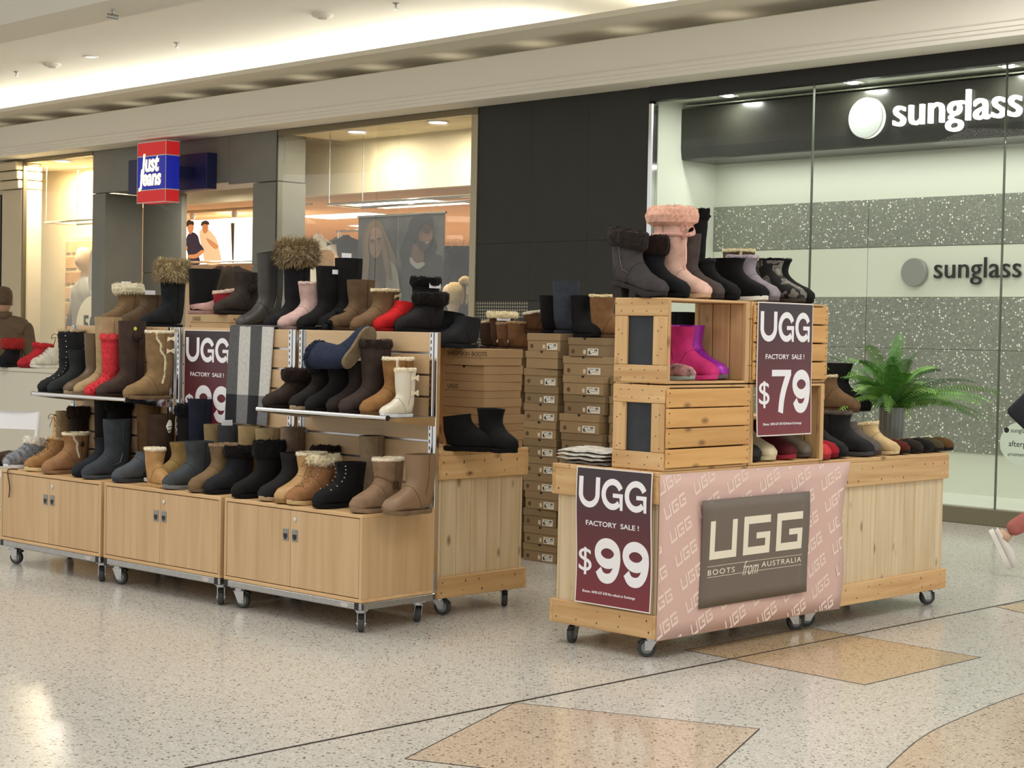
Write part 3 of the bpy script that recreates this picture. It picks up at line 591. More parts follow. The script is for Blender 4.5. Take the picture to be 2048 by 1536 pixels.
# ---- shoe boxes
KRAFT = [S('kraft_%d' % i, *c_, rough=.85, var=.06, vs=6) for i, c_ in enumerate(((142, 119, 86), (130, 109, 78), (152, 127, 92), (156, 126, 88), (190, 162, 120)))]
PRT = S('box_print', 92, 70, 48, rough=.9)
def make_box(label, w_, d_, h_, m, lidh=.045, sticker=True, notch=True, logo=None, r=rnd, group='stacked shoe boxes', ends=False):
    t = thing('shoe_box', label, 'box', group=group)
    MB().cbox(.004, w_-.004, .004, d_-.004, 0, h_-.002, .001).build('tray', m, t); ld = MB().cbox(0, w_, 0, d_, h_-lidh, h_, .0015).build('lid', m, t)
    if notch: MB().prism([(w_/2+.012*math.cos(PI+PI*k/8), h_+.0003+.014*math.sin(PI+PI*k/8)) for k in range(9)], -.0007, 0, 'y').build('thumb_notch', S('notch_dark', 26, 18, 10), ld)
    if sticker:
        sx = w_*r.uniform(.56, .62); sz = .008
        st = MB().box(sx, sx+w_*.31, .0030, .0042, sz, sz+.042).build('size_label', S('label_white', 222, 218, 206, rough=.7), t)
        b = MB().box(sx+.008, sx+.02, .0026, .0031, sz+.006, sz+.026).box(sx+.02, sx+.03, .0026, .0031, sz+.006, sz+.011)
        for q in range(4): b.box(sx+w_*.2+q*.006, sx+w_*.2+q*.006+.004, .0026, .0031, sz+.024, sz+.037)
        b.box(sx+.03, sx+w_*.27, .0026, .0031, sz+.016, sz+.018).box(sx+.012, sx+w_*.16, .0026, .0031, sz+.032, sz+.035)
        b.build('barcode', INK, st)
        MB().box(sx-.035, sx-.015, .0030, .0042, sz+.006, sz+.032).build('small_label', S('label_cream', 206, 196, 172, rough=.7), t)
        MB().prism([(w_*.14+.014*math.cos(2*PI*k/14), .03+.014*math.sin(2*PI*k/14)) for k in range(14)], .0034, .0042, 'y').build('round_stamp', PRT, t)
    if logo: text(logo, .032, .0006, .0003, sx=1.1).xf(mv(.03, -.0008, h_-.036)).build('printed_name', PRT, ld)
    if ends:
        text(ends, .024, 0, .0003, sx=1.0).xf(mv(w_+.0008, .03, h_-.034, rz=PI/2)).build('printed_name', PRT, ld)
    return t
def stack(fr, x, y, z0, n, nm, w_=.285, d_=.33, h=.115, jit=.012, cols=(0, 1, 2), logos={}, rel=0., stk=True, hs=None):
    z = z0; r = random.Random(hash(nm) % 999 if False else len(nm)*7+n)
    for k in range(n):
        hh = h*r.uniform(.95, 1.06) if hs is None else hs
        top = n-1-k
        lb = 'brown shoe box, %s' % ('topmost of '+nm if top == 0 else ('at the bottom of '+nm if k == 0 else ordw[top] + ' from the top of '+nm))
        o = make_box(lb, w_*r.uniform(.97, 1.0), d_, hh-.001, KRAFT[r.choice(cols)], sticker=stk and r.random() < .85, notch=r.random() < .75, logo=logos.get(top), r=r)
        at(o, fr, x+r.uniform(-jit, jit), y+r.uniform(-jit, jit), z, rel+r.uniform(-.03, .03)); z += hh
    return z
ordw = ['topmost', 'second', 'third', 'fourth', 'fifth', 'sixth', 'seventh', 'eighth', 'ninth', 'tenth', 'eleventh', 'twelfth', 'thirteenth', 'fourteenth']
BY = 2.58
zB = stack(CAB, -1.625, BY, 0.001, 12, 'the stack left of the tallest one', hs=.1114, logos={0: 'UGG'})
zC = stack(CAB, -1.275, BY, 0.001, 13, 'the tallest stack behind the folded bags', hs=.1117)
zD = stack(CAB, -.955, BY-.02, 0.001, 11, 'the stack just left of the crate tower', w_=.335, hs=.1195)
zE = stack(CAB, -.60, BY+.02, 0.001, 10, 'the stack half hidden by the crate tower', hs=.1195)
o = make_box('brown shoe box sitting on the right stack beneath the chestnut boot', .27, .33, .115, KRAFT[1]); at(o, CAB, -.90, BY-.03, zD); zD2 = zD+.115
zA = stack(CAB, -.375, .92, .846, 6, 'the amber stack on the pine cart', w_=.30, d_=.3, hs=.0865, cols=(3,), stk=False, logos={0: 'SHEEPSKIN BOOTS', 2: 'UGG'})
# ================================================================ BOOTS
def nz(p, s): return noise.noise(Vector(p)*s)
def fluff(a, b, zc, h, t, cx=0, spikes=300, sl=.01, seed=1, lump=.004, nseg=36, tilt=0.):
    """woolly band around an oval (a, b): rounded section, lumpy, with hairs"""
    r = random.Random(seed); mb = MB(); rings = []
    for i in range(nseg):
        th = 2*PI*i/nseg; c_, s_ = math.cos(th), math.sin(th); ring = []
        for k in range(10):
            ph = 2*PI*k/10; o = t*(math.cos(ph)*(1.0 if math.cos(ph) > 0 else .6)); zz = h/2*math.sin(ph)*abs(math.sin(ph))**-.3 if abs(math.sin(ph)) > .01 else 0
            p = Vector((cx+(a+o)*c_, (b+o)*s_, zc+zz+tilt*c_*a)); d = nz((p.x+seed, p.y, p.z), 38)*lump*1.6+nz((p.x, p.y+seed, p.z), 90)*lump
            ring.append(p+Vector((c_*d, s_*d, d*.8)))
        rings.append(ring)
    n = 10; vs = [p for q in rings for p in q]; fs = []
    for i in range(nseg):
        for k in range(n): fs.append((i*n+k, ((i+1) % nseg)*n+k, ((i+1) % nseg)*n+(k+1) % n, i*n+(k+1) % n))
    mb.add(vs, fs)
    for q in range(spikes):
        th = r.uniform(0, 2*PI); ph = r.uniform(-1.7, 1.7); o = t*.9*math.cos(ph); p = Vector((cx+(a+o)*math.cos(th), (b+o)*math.sin(th), zc+h/2*math.sin(ph)*.95+tilt*math.cos(th)*a))
        d = Vector((math.cos(th)*math.cos(ph), math.sin(th)*math.cos(ph), math.sin(ph)*.8))+Vector((r.gauss(0, .35), r.gauss(0, .35), r.gauss(0, .35)-.1)); d.normalize(); e = sl*r.uniform(.5, 1.2)
        s = d.cross(Vector((0, 0, 1)))
        s = s.normalized() if s.length > .01 else Vector((1, 0, 0)); wd = e*.10+.0006; mb.add([p-s*wd, p+s*wd, p+d*e], [(0, 1, 2)])
    return mb
PAIRS = [((.268, .036), (.268, .026), .016), ((.263, .056), (.265, .02), .034), ((.24, .074), (.242, .018), .046), ((.205, .088), (.205, .018), .0505), ((.17, .105), (.155, .018), .048),
         ((.145, .126), (.085, .018), .047), ((.134, .143), (.018, .026), .046), ((.130, .158), (.001, .085), .047), ((.132, .172), (-.004, .145), .050)]
SLIP = [PAIRS[0], PAIRS[1], PAIRS[2], ((.205, .082), (.205, .018), .0505), ((.17, .088), (.155, .018), .049), ((.14, .082), (.085, .018), .045), ((.11, .072), (.02, .024), .04), ((.10, .070), (.004, .05), .038)]
SOLEO = [(0, 0), (.004, .018), (.02, .031), (.05, .036), (.10, .036), (.15, .044), (.195, .052), (.23, .049), (.255, .036), (.270, .018), (.274, 0)]
def ringpts(T, B, wd, n=20, flat=0.):
    c_ = ((T[0]+B[0])/2, (T[1]+B[1])/2); h = ((T[0]-B[0])/2, (T[1]-B[1])/2); out = []
    for k in range(n):
        th = 2*PI*k/n; co, si = math.cos(th), math.sin(th); e = .8
        cc = math.copysign(abs(co)**e, co); ss = math.copysign(abs(si)**(e if co > 0 else e-.3*flat), si)
        out.append(Vector((c_[0]+h[0]*cc, wd*ss, c_[1]+h[1]*cc)))
    return out
BI = [0]
def boot(label, fr, tp, yt, zs, top=None, col=(60, 50, 42), rel=-PI/2, L=.295, sole=None, trim=None, cuff=None, style='classic', mode='toe', opts=(), H=None, wide=1., jit=.06, mat=None, group='sheepskin boots', cat='boot', tilt=None, lean=0, inner=None):
    BI[0] += 1; sd = BI[0]; r = random.Random(sd*13); rel = rel+r.uniform(-jit, jit); yaw = fr.yaw+rel; opts = set(opts)
    if fr is CAB and abs(zs-UT0) < .01 and yt > .1 and mode == 'toe': L = min(L, .485-yt)
    k = L/.27
    d = Vector((math.cos(yaw), math.sin(yaw), 0))
    X = fr.xat(tp, yt, zs+.02); A = fr.w(X, yt, zs)
    org = A-d*L if mode == 'toe' else A-d*(.06*k)          # org = back of the heel
    sc_ = org+d*(.06*k)
    if top is not None:
        lo, hi = 0, .7
        for _ in range(30):
            m_ = (lo+hi)/2
            if px(sc_+Vector((0, 0, m_)))[1] > top: lo = m_
            else: hi = m_
        H = lo
    hl = .05 if 'heel' in opts else 0
    slip = style == 'slipper'
    H = max((.05 if slip else .158)*k, H or .2)
    t = thing({'slipper': 'slipper'}.get(style, 'sheepskin_boot') if style != 'lace' else 'lace_up_boot', label, cat if not slip else 'slipper', org, yaw, group)
    um = mat or suede(*col); sm = suede(*(sole or tuple(int(c*.75) for c in col))) if not isinstance(sole, str) else MT[sole]
    # profile pairs
    prs = [((T[0]*k, T[1]*k), (B[0]*k, B[1]*k), w_*k) for T, B, w_ in (SLIP if slip else PAIRS)]
    if not slip:
        hs = .172*k
        if H <= hs+.01:
            prs = [q for q in prs if q[0][1] < H-.012]; last = prs[-1]
            prs.append(((.131*k, H), (-.003*k, max(H-.02, .09*k)), .050*k))
        else:
            ns = max(2, int((H-hs)/.03))
            for i in range(1, ns+1):
                u_ = i/ns; z = hs+(H-hs)*u_; prs.append(((.132*k+.010*u_*wide*k, z), (-.004*k-.006*u_*k, z-.027*k*(1-u_)), (.050+.007*u_*wide)*k))
    if hl:
        def hb(p): return (p[0], p[1]+hl*max(0, min(1, (.19*k-p[0])/(.12*k))))
        prs = [(hb(T), hb(B), w_) for T, B, w_ in prs]
    bump = .0022
    def wob(p, i): q = nz((p.x*1.0+sd*3.3, p.y, p.z), 14)*bump*1.5; return Vector((p.x+q, p.y+nz((p.x, p.y+sd, p.z), 13)*bump*1.5, p.z+q*.3))
    rings = [[wob(p, i) for p in ringpts(T, B, w_, 20, 1. if 0 < i < 6 else 0)] for i, (T, B, w_) in enumerate(prs)]
    up = MB().loft(rings, True, False)
    T, B, w_ = prs[-1]; rim = rings[-1]; cen = sum(rim, Vector())/len(rim)
    inn = [cen+(p-cen)*.88 for p in rim]; dn = Vector((0, 0, -.045*k)) if not slip else Vector((.02*k, 0, -.03*k))
    mid = cen+dn
    uo = up.build('upper', um, t, smooth=True)
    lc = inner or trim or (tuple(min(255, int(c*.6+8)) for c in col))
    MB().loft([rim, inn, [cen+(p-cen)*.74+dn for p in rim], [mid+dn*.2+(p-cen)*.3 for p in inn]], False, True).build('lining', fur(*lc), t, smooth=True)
    # sole
    o2 = [(x*k, y*k) for x, y in SOLEO]; ol = o2+[(x, -y) for x, y in o2[-2:0:-1]]; th = .018*k
    def sring(z, s): return [(L/2+(x-L/2)*s, y*s, z+(hl*max(0, min(1, (.19*k-x)/(.12*k))) if hl else 0)+(.006*max(0, (x-.22*k)/(.05*k)))) for x, y in ol]
    so = MB().loft([sring(0.0005, .96), sring(.004, 1.0), sring(th, 1.005), sring(th+.003, .985)]).build('sole', sm, t, smooth=True, sharp=.7)
    if hl: MB().loft([[(x*k, y*k*s, z) for x, y in ((.005, -.026), (.055, -.028), (.055, .028), (.005, .026))] for z, s in ((.0005, .8), (hl+.006, 1.))]).build('heel_block', sm, t)
    elif 'block' in opts: MB().cbox(.002, .075*k, -.034*k, .034*k, .0, .02).build('heel_block', sm, t)
    # side seam and instep seam
    if not slip and 'plain' not in opts:
        dk = suede(*[int(c*.7) for c in col]); sp = []
        for ri in range(6, len(rings)): sp.append(rings[ri][15 if fr is CART else 5]*1.0)
        if len(sp) > 2: MB().tube([p+Vector((0, .0008 if p.y > 0 else -.0008, 0)) for p in sp], .0016, 5).build('seam', dk, t)
        MB().tube([p*1.0 for p in rings[5]]+[rings[5][0]*1.0], .0015, 5, False).build('instep_seam', dk, t)
        hc = [[cen_+(p-cen_)*1.025 for p in rings[i][7:14]] for i in (5, 6, 7) for cen_ in [sum(rings[i], Vector())/20]]
        if 'tab' not in opts: MB().loft(hc, False, False, False).build('heel_counter', um, t, smooth=True)
        else: MB().loft(hc, False, False, False).build('heel_counter', suede(*[int(c*.85) for c in col]), t, smooth=True); MB().box(-.004, -.001, -.014, .014, .05, .068).build('heel_label', S('heel_lbl', 168, 140, 100, rough=.7), t)
    ax, by = (T[0]-B[0])/2, w_; cx = (T[0]+B[0])/2; zt = (T[1]+B[1])/2; tl = (T[1]-B[1])/max(.01, T[0]-B[0])
    if trim and not cuff: fluff(ax, by, zt+.003, .017, .007, cx, 260, .008, sd, .003, tilt=tl).build('wool_trim', fur(*trim), t)
    if cuff:
        cc, ch, ct, cl = cuff; fluff(ax, by, zt-ch/2+.015, ch, ct, cx, int(700 if cl < .02 else 2600), cl, sd, .006 if cl < .02 else .012, tilt=tl).build('fur_cuff', fur(*cc), t)
    if 'fuzzy' in opts:
        f_ = MB(); rr = random.Random(sd)
        for q in range(1500):
            i = rr.randrange(1, len(rings)-1); j = rr.randrange(20); p = rings[i][j]*1.0; p = p.lerp(rings[i+1][j], rr.random()).lerp(rings[i][(j+1) % 20], rr.random()*.9); cn = sum(rings[i], Vector())/20
            dv = (p-cn).normalized()+Vector((rr.gauss(0, .3), rr.gauss(0, .3), rr.gauss(0, .3))); s_ = dv.cross(Vector((0, 0, 1))); s_ = s_.normalized() if s_.length > .01 else Vector((1, 0, 0)); f_.add([p-s_*.0018, p+s_*.0018, p+dv*.011], [(0, 1, 2)])
        f_.build('fluff', fur(*col), t)
    def side(ri, j): return rings[min(ri, len(rings)-1)][j]
    sg = 15 if True else 5                                  # j=5: +y side, j=15: -y side
    vis = 5 if fr is CAB else 15
    sy = 1 if vis == 5 else -1
    # which flank faces the camera
    fl = Vector((-math.sin(yaw), math.cos(yaw), 0)); toc = Vector((0, 0, HC))-org; sy = 1 if fl.dot(toc) > 0 else -1; vis = 5 if sy > 0 else 15
    if 'button' in opts or 'jewel' in opts:
        p = side(len(rings)-3, vis); MB().loft([[(p.x+.016*c_*math.cos(2*PI*q/14), p.y+sy*o_, p.z+.016*c_*math.sin(2*PI*q/14)) for q in range(14)] for c_, o_ in ((1, 0), (1, .004), (.6, .008))]).build('button', P('jewel', (.8, .85, .85), .05, .6) if 'jewel' in opts else S('btn_dark', 62, 40, 26, rough=.4), t)
        MB().tube([(p.x, p.y+sy*.002, p.z+.006), (p.x+.02, p.y*.9+sy*.001, p.z+.014), (T[0], 0, p.z+.012)], .002, 5).build('button_loop', um, t)
    if 'flap' in opts:                                      # overlap with a woolly edge running down the flank
        pts = [Vector(side(len(rings)-1-q, (vis-2+min(q//2, 2)) if sy > 0 else (vis+2-min(q//2, 2)))) for q in range(max(2, len(rings)-6))]
        f_ = MB().tube(pts, .006, 8); rr = random.Random(sd)
        for q in range(420):
            ip = rr.randrange(len(pts)-1); p = pts[ip].lerp(pts[ip+1], rr.random())+Vector((rr.gauss(0, .004), sy*.003, rr.gauss(0, .004))); f_.add([p+Vector((-.001, 0, 0)), p+Vector((.001, 0, 0)), p+Vector((rr.gauss(0, .006), sy*.006, rr.gauss(0, .006)))], [(0, 1, 2)])
        f_.build('wool_edge', fur(*(trim or (226, 210, 176))), t)
    if 'bow' in opts:
        for q, ri in enumerate((len(rings)-2, len(rings)-4)):
            p = side(ri, vis); b_ = MB(); bx = p.x-.035*k
            for s_ in (-1, 1): b_.loft([[(bx+s_*u_*.026, p.y*.75+sy*(.010+o_), p.z+v_*(.004+.011*u_)) for o_, v_ in ((-.003, -1), (.004, -1), (.004, 1), (-.003, 1))] for u_ in (0, .5, 1)])
            b_.ball((bx, p.y*.75+sy*.012, p.z), .006, 8); b_.build('bow', suede(*(trim or col)), t)
    if 'pom' in opts:
        p = side(len(rings)-3, vis); f_ = MB().ball((p.x+.01, p.y+sy*.012, p.z-.02), .026, 14); rr = random.Random(sd)
        for q in range(300):
            dv = Vector((rr.gauss(0, 1), rr.gauss(0, 1), rr.gauss(0, 1))).normalized(); c0 = Vector((p.x+.01, p.y+sy*.012, p.z-.02)); s_ = dv.orthogonal().normalized(); f_.add([c0+dv*.024-s_*.001, c0+dv*.024+s_*.001, c0+dv*.036], [(0, 1, 2)])
        f_.build('pompom', fur(*[max(8, int(c*.9)) for c in col]), t)
    if 'lace' in opts or style == 'lace':
        lm = S('lace_%d' % (0 if sum(col) < 150 else 1), *((20, 20, 20) if sum(col) < 150 else (120, 84, 50)), rough=.8); ey = MB(); l_ = MB()
        rows = list(range(3, len(rings)-1))
        for ri in rows:
            a_, b_ = Vector(rings[ri][2])+Vector((.002, 0, .002)), Vector(rings[ri][18])+Vector((.002, 0, .002)); l_.tube([a_, (a_+b_)/2+Vector((.004, 0, .004)), b_], .0022, 6)
            if ri+1 in rows: c_ = Vector(rings[ri+1][18])+Vector((.003, 0, .002)); l_.tube([a_, (a_+c_)/2+Vector((.005, 0, .004)), c_], .0022, 6)
            for e in (a_, b_): ey.ball(e+Vector((0, math.copysign(.002, e.y), 0)), .004, 8)
        pt = Vector(rings[rows[-1]][0])
        for s_ in (-1, 1): l_.tube(spline([pt, pt+Vector((.03, s_*.02, .012)), pt+Vector((.038, s_*.034, -.018)), pt+Vector((.02, s_*.012, -.01)), pt+Vector((.03, s_*.03, -.07))], 4, False), .002, 6)
        l_.build('laces', lm, t); ey.build('eyelets', P('eyelet', (.6, .55, .45), .3, .9), t, kind='stuff')
    if 'buckle' in opts:
        ri = 7; st = MB().tube([Vector(p)*1.0+Vector((0, 0, 0)) for p in rings[ri]]+[rings[ri][0]*1.0], .006, 6, False); st.build('strap', suede(*[int(c*.85) for c in col]), t)
        p = side(ri, vis); b_ = MB()
        for q in ((-.016, -.016, .016, -.013), (-.016, .013, .016, .016), (-.016, -.016, -.012, .016), (.012, -.016, .016, .016)): b_.box(p.x+q[0], p.x+q[2], min(p.y+sy*.004, p.y+sy*.009), max(p.y+sy*.004, p.y+sy*.009), p.z+q[1], p.z+q[3])
        b_.build('buckle', P('brass_dark', (.25, .19, .11), .4, .9), t)
    if 'patch' in opts:
        p = side(len(rings)-2, vis); f_ = MB().ball((p.x-.012, p.y*1.0, p.z-.035), .02, 12, (1.0, .5, 1.9)); f_.fn(lambda v: v+Vector((nz(v, 60)*.006, nz(v+Vector((3, 0, 0)), 60)*.006, nz(v, 40)*.004))); f_.build('wool_patch', fur(236, 228, 210), t)
        MB().tube([(p.x-.035, p.y+sy*.012, p.z-.03), (p.x+.01, p.y+sy*.013, p.z-.036)], .002, 5).tube([(p.x-.035, p.y+sy*.012, p.z-.05), (p.x+.01, p.y+sy*.013, p.z-.058)], .002, 5).build('tie_cord', BLACK, t)
    if 'gold' in opts: MB().cbox(.01, .05, (sy*.033*k) if sy > 0 else -.036*k, .036*k if sy > 0 else -.033*k, .024, .032, .001).build('metal_plate', P('gold', (.8, .6, .25), .25, 1), t)
    if 'dot' in opts:
        p = side(len(rings)-2, vis); MB().loft([[(p.x+.02+.011*math.cos(2*PI*q/16), p.y*.86+sy*(.006+e), p.z-.01+.011*math.sin(2*PI*q/16)) for q in range(16)] for e in (0, .0015)]).build('price_dot', S('dot_green', 196, 214, 70, rough=.6), t)
    if 'zip' in opts:
        MB().tube([Vector(side(ri, vis))+Vector((0, sy*.002, 0)) for ri in range(5, len(rings))], .0025, 5).build('zip', P('zip', (.16, .16, .16), .4, .9), t)
    if 'card' in opts: MB().cbox(cx-.02, cx+.055, -.001, .001, zt-.03, zt+.028, .0003).build('price_card', WHITE, t)
    if 'cardr' in opts: MB().cbox(cx-.045, cx+.045, sy*(by+.004)-.001, sy*(by+.004)+.001, zt-.045, zt-.02, .0003).build('price_card', WHITE, t)
    if 'ribbon' in opts:
        zr = H*.72; rm = suede(226, 178, 164); c0 = Vector((.125*k, sy*.02, zr)); b_ = MB()
        MB().tube([Vector((cx+(ax+.006)*math.cos(2*PI*q/24), (by+.004)*math.sin(2*PI*q/24), zr)) for q in range(25)], .008, 6, False).build('ribbon_band', rm, t)
        def tape(pts, wd=.011):
            pts = [Vector(p) for p in spline(pts, 5, False)]; q = MB(); vs = []
            for p in pts: vs += [p+Vector((0, -wd*.6, wd*.8)), p+Vector((0, wd*.6, -wd*.8)), p+Vector((.002, wd*.6, -wd*.8)), p+Vector((.002, -wd*.6, wd*.8))]
            n = len(pts); q.loft([vs[i*4:i*4+4] for i in range(n)]); return q
        b_.join(tape([c0, c0+Vector((.05, -.035, .05)), c0+Vector((.075, -.04, .02)), c0+Vector((.01, 0, -.004))])); b_.join(tape([c0, c0+Vector((.03, .05, .045)), c0+Vector((.03, .07, .01)), c0+Vector((.005, .01, -.004))]))
        b_.build('bow', rm, t); MB().join(tape([c0, c0+Vector((.05, -.02, -.04)), c0+Vector((.065, -.035, -.13))])).build('ribbon_tail', rm, t); MB().join(tape([c0, c0+Vector((.03, .0, -.05)), c0+Vector((.02, .02, -.16))])).build('ribbon_tail', rm, t)
    if tilt: t.rotation_euler = (0, 0, 0); t.matrix_world = tilt
    if lean: t.rotation_euler = (lean, 0, yaw)
    return t
BLK = (26, 25, 25); CHE = (142, 104, 70); DBR = (52, 42, 38); SND = (182, 158, 122); CRE = (230, 216, 186); GRY = (66, 70, 74); OLV = (140, 118, 84)
UT0 = .571
B = boot
# ---- on the cabinets, front row
B('dark brown moccasin slipper at the far left end of the cabinets', CAB, -14, .06, UT0, None, (70, 54, 42), style='slipper', trim=CRE, sole=(30, 26, 24), H=.09)
B('grey furry ankle boot with white cuff and white sole', CAB, 10, .03, UT0, 876, (140, 142, 146), sole=(226, 226, 226), cuff=((232, 226, 210), .05, .016, .012), opts=('fuzzy', 'plain'))
B('tan lace-up sheepskin boot with pale sole at left', CAB, 52, .02, UT0, 876, (156, 116, 74), trim=(200, 170, 124), sole=(222, 200, 150), style='lace')
B('chestnut button boot with cream wool edge on the left cabinet', CAB, 88, .0, UT0, 868, (150, 112, 78), trim=CRE, sole=(140, 108, 78), opts=('button', 'flap'))
B('black ankle boot right behind the chestnut button boot', CAB, 148, .03, UT0, 874, (38, 40, 44))
B('tall slate grey boot with a white stitch line on the left cabinet', CAB, 168, .0, UT0, 838, (58, 62, 66), sole=(70, 74, 78), opts=('zip',))
B('low slate grey boot peeking out between the tall slate boot and the small chestnut boot', CAB, 228, .01, UT0, 925, (74, 78, 82))
B('small chestnut mini boot turned with its toe to the right', CAB, 340, .06, UT0, 899, (176, 136, 88), rel=-.2, trim=(230, 218, 190), sole=(184, 150, 104), L=.235)
B('sand suede boot behind the small chestnut mini boot', CAB, 300, .09, UT0, 884, (150, 124, 78), sole=(150, 124, 84))
B('dark slate boot with a grey sole in the middle of the front row', CAB, 330, .0, UT0, 882, (64, 68, 70), sole=(120, 122, 122))
B('olive brown boot with a pale top edge right of the slate one', CAB, 382, .0, UT0, 891, (116, 94, 68), sole=(110, 90, 66), trim=(140, 116, 92))
B('black boot with a fluffy black cuff on the middle cabinet', CAB, 412, .02, UT0, 897, (34, 34, 38), cuff=((28, 24, 24), .06, .014, .012))
B('tall fluffy black boot at the join of the middle and right cabinets', CAB, 468, .0, UT0, 886, BLK, cuff=((24, 24, 24), .09, .012, .012))
B('black boot with cream wool panel and tied cords', CAB, 522, .01, UT0, 905, (36, 34, 34), sole=(176, 152, 120), opts=('patch',))
B('golden tan boot with a large crystal button', CAB, 555, .0, UT0, 908, (178, 138, 86), trim=CRE, sole=(150, 118, 74), opts=('jewel', 'flap'), mat=S('tan_leather', 182, 142, 90, rough=.45, bump=.15, bs=90))
B('tan lace-up boot with cream fluffy collar and pale sole', CAB, 578, .0, UT0, 915, (148, 106, 70), cuff=((214, 200, 166), .05, .016, .014), sole=(202, 172, 124), style='lace', opts=('block',))
B('black suede combat boot with round eyelets', CAB, 630, .0, UT0, 924, (24, 24, 26), sole=(22, 22, 22), style='lace', opts=('block',))
B('brown biker boot with strap and buckle at the right cabinet corner', CAB, 706, .0, UT0, 919, (134, 108, 84), trim=(228, 214, 188), sole=(140, 116, 92), opts=('buckle', 'block'))
B('bronze leather boot standing at the chrome end post', CAB, 772, .05, UT0, 908, (128, 100, 70), jit=.02, mat=S('bronze_leather', 132, 104, 76, rough=.5, bump=.3, bs=40), sole=(120, 98, 74))
# back row on the cabinets
B('tall black boot at the left end of the back row', CAB, 155, .24, UT0, 783, (36, 34, 34))
B('black boot with a fluffy black tassel cuff in the back row at left', CAB, 178, .22, UT0, 800, BLK, cuff=((22, 20, 20), .08, .02, .014))
B('dark brown fur topped ankle boot at the back left', CAB, 108, .26, UT0, 818, (46, 36, 32), cuff=((44, 34, 30), .07, .016, .012))
B('sand suede lace-up boot at the back of the left cabinet', CAB, 84, .28, UT0, 822, (150, 126, 92), style='lace')
B('tall chestnut boot in the back row on the left cabinet', CAB, 240, .23, UT0, 784, (120, 90, 62))
B('brown ankle boot with cream wool panels below the tall chestnut boot', CAB, 256, .13, UT0, 828, (64, 48, 36), opts=('patch',))
B('black boot with fluffy pompom cuff in front of the sale sign', CAB, 318, .22, UT0, 813, BLK, cuff=((20, 20, 22), .07, .02, .015), opts=('pom',))
B('tall navy suede boot in front of the sale sign', CAB, 346, .24, UT0, 798, (30, 32, 46))
B('black slip-on with a white sole band behind the mini boot', CAB, 292, .16, UT0, None, BLK, style='slipper', sole=(220, 220, 216), H=.09)
B('olive boot shaft at the left of the back row on the middle cabinet', CAB, 376, .25, UT0, 848, OLV)
B('dark slate boot with a white price card in the back row', CAB, 404, .24, UT0, 850, (56, 58, 62), opts=('card',))
B('pale olive boot in the back row, second from the scarf', CAB, 444, .25, UT0, 851, (160, 138, 98))
B('sand boot with a seam in the back row under the scarf', CAB, 478, .24, UT0, 856, (156, 136, 100))
B('taupe boot in the back row by the chrome posts', CAB, 530, .24, UT0, 854, (128, 110, 92))
B('dark fluffy slipper boot lying back behind the crystal button boot', CAB, 590, .22, UT0, 897, (40, 30, 26), trim=(196, 180, 150), H=.12, cuff=((40, 30, 26), .04, .014, .012))
B('grey brown wide boot standing against the right slat wall', CAB, 690, .24, UT0, 871, (140, 122, 98))
# left shelf
B('black lace boot at the left end of the left shelf', CAB, 80, .18, SZ, 662, (36, 36, 38), style='lace', trim=(180, 160, 130))
B('black low shoe boot second on the left shelf', CAB, 99, .15, SZ, 700, (40, 42, 42))
B('brown leather pull-on boot on the left shelf', CAB, 131, .16, SZ, 667, (88, 66, 36), mat=S('brown_leather', 92, 70, 40, rough=.5, bump=.2, bs=60), sole=(160, 140, 110), opts=('plain',))
B('tall sand boot on the left shelf', CAB, 151, .16, SZ, 634, (166, 142, 106))
B('bright red fluffy boot on the left shelf', CAB, 172, .145, SZ, 674, (206, 60, 66), cuff=((212, 72, 76), .035, .014, .012), opts=('fuzzy', 'plain'), L=.25)
B('dark brown boot with pompom and green price dot on the left shelf', CAB, 197, .15, SZ, 642, (66, 52, 46), opts=('pom', 'dot'))
B('chestnut boot with cream wool edge and bow at the right end of the left shelf', CAB, 250, .145, SZ, 665, (132, 106, 74), trim=CRE, opts=('flap', 'bow'), sole=(120, 96, 70))
# right shelf
B('dark brown slipper boot with thick fur cuff at the left end of the right shelf', CAB, 530, .15, SZ, 742, (50, 40, 34), cuff=((40, 31, 27), .07, .024, .012))
B('black boot with a tan sole second on the right shelf', CAB, 585, .17, SZ, 730, (34, 30, 28), sole=(170, 146, 118), cuff=((28, 24, 22), .06, .014, .012))
B('black boot under the lying navy boot', CAB, 615, .155, SZ, 722, (28, 26, 26))
B('very dark brown boot with a gold plate on its heel', CAB, 660, .165, SZ, 722, (42, 33, 30), opts=('gold',))
B('tall dark brown boot with fluffy back on the right shelf', CAB, 684, .145, SZ, 686, (60, 49, 44), cuff=((50, 40, 36), .04, .012, .014))
B('chestnut button boot with open cream wool top on the right shelf', CAB, 726, .145, SZ, 719, (138, 100, 60), trim=CRE, opts=('flap',))
B('small pearl white boot at the right end of the right shelf', CAB, 764, .145, SZ, 741, (214, 206, 184), trim=CRE, sole=(206, 212, 214), L=.2, mat=S('pearl', 216, 208, 188, rough=.3, bump=.1, bs=60), opts=('bow',))
zax = (CAB.a*-1+CAB.b*.05+Vector((0, 0, .02))).normalized(); xax = (Vector((0, 0, .62))+CAB.a*.25+CAB.b*.62); xax = (xax-zax*xax.dot(zax)).normalized(); yax = zax.cross(xax)
hp = CAB.w(CAB.xat(690, .2, 1.22), .2, CAB.ony(690, 734, .2)[1])
Mx = Matrix((xax, yax, zax)).transposed().to_4x4(); Mx.translation = hp
B('navy boot with buttons lying on its side on top of the dark boots', CAB, 640, .2, 1.2, None, (38, 44, 62), H=.29, L=.27, sole=(112, 96, 74), tilt=Mx, opts=('button',), cuff=((34, 38, 54), .03, .008, .01))
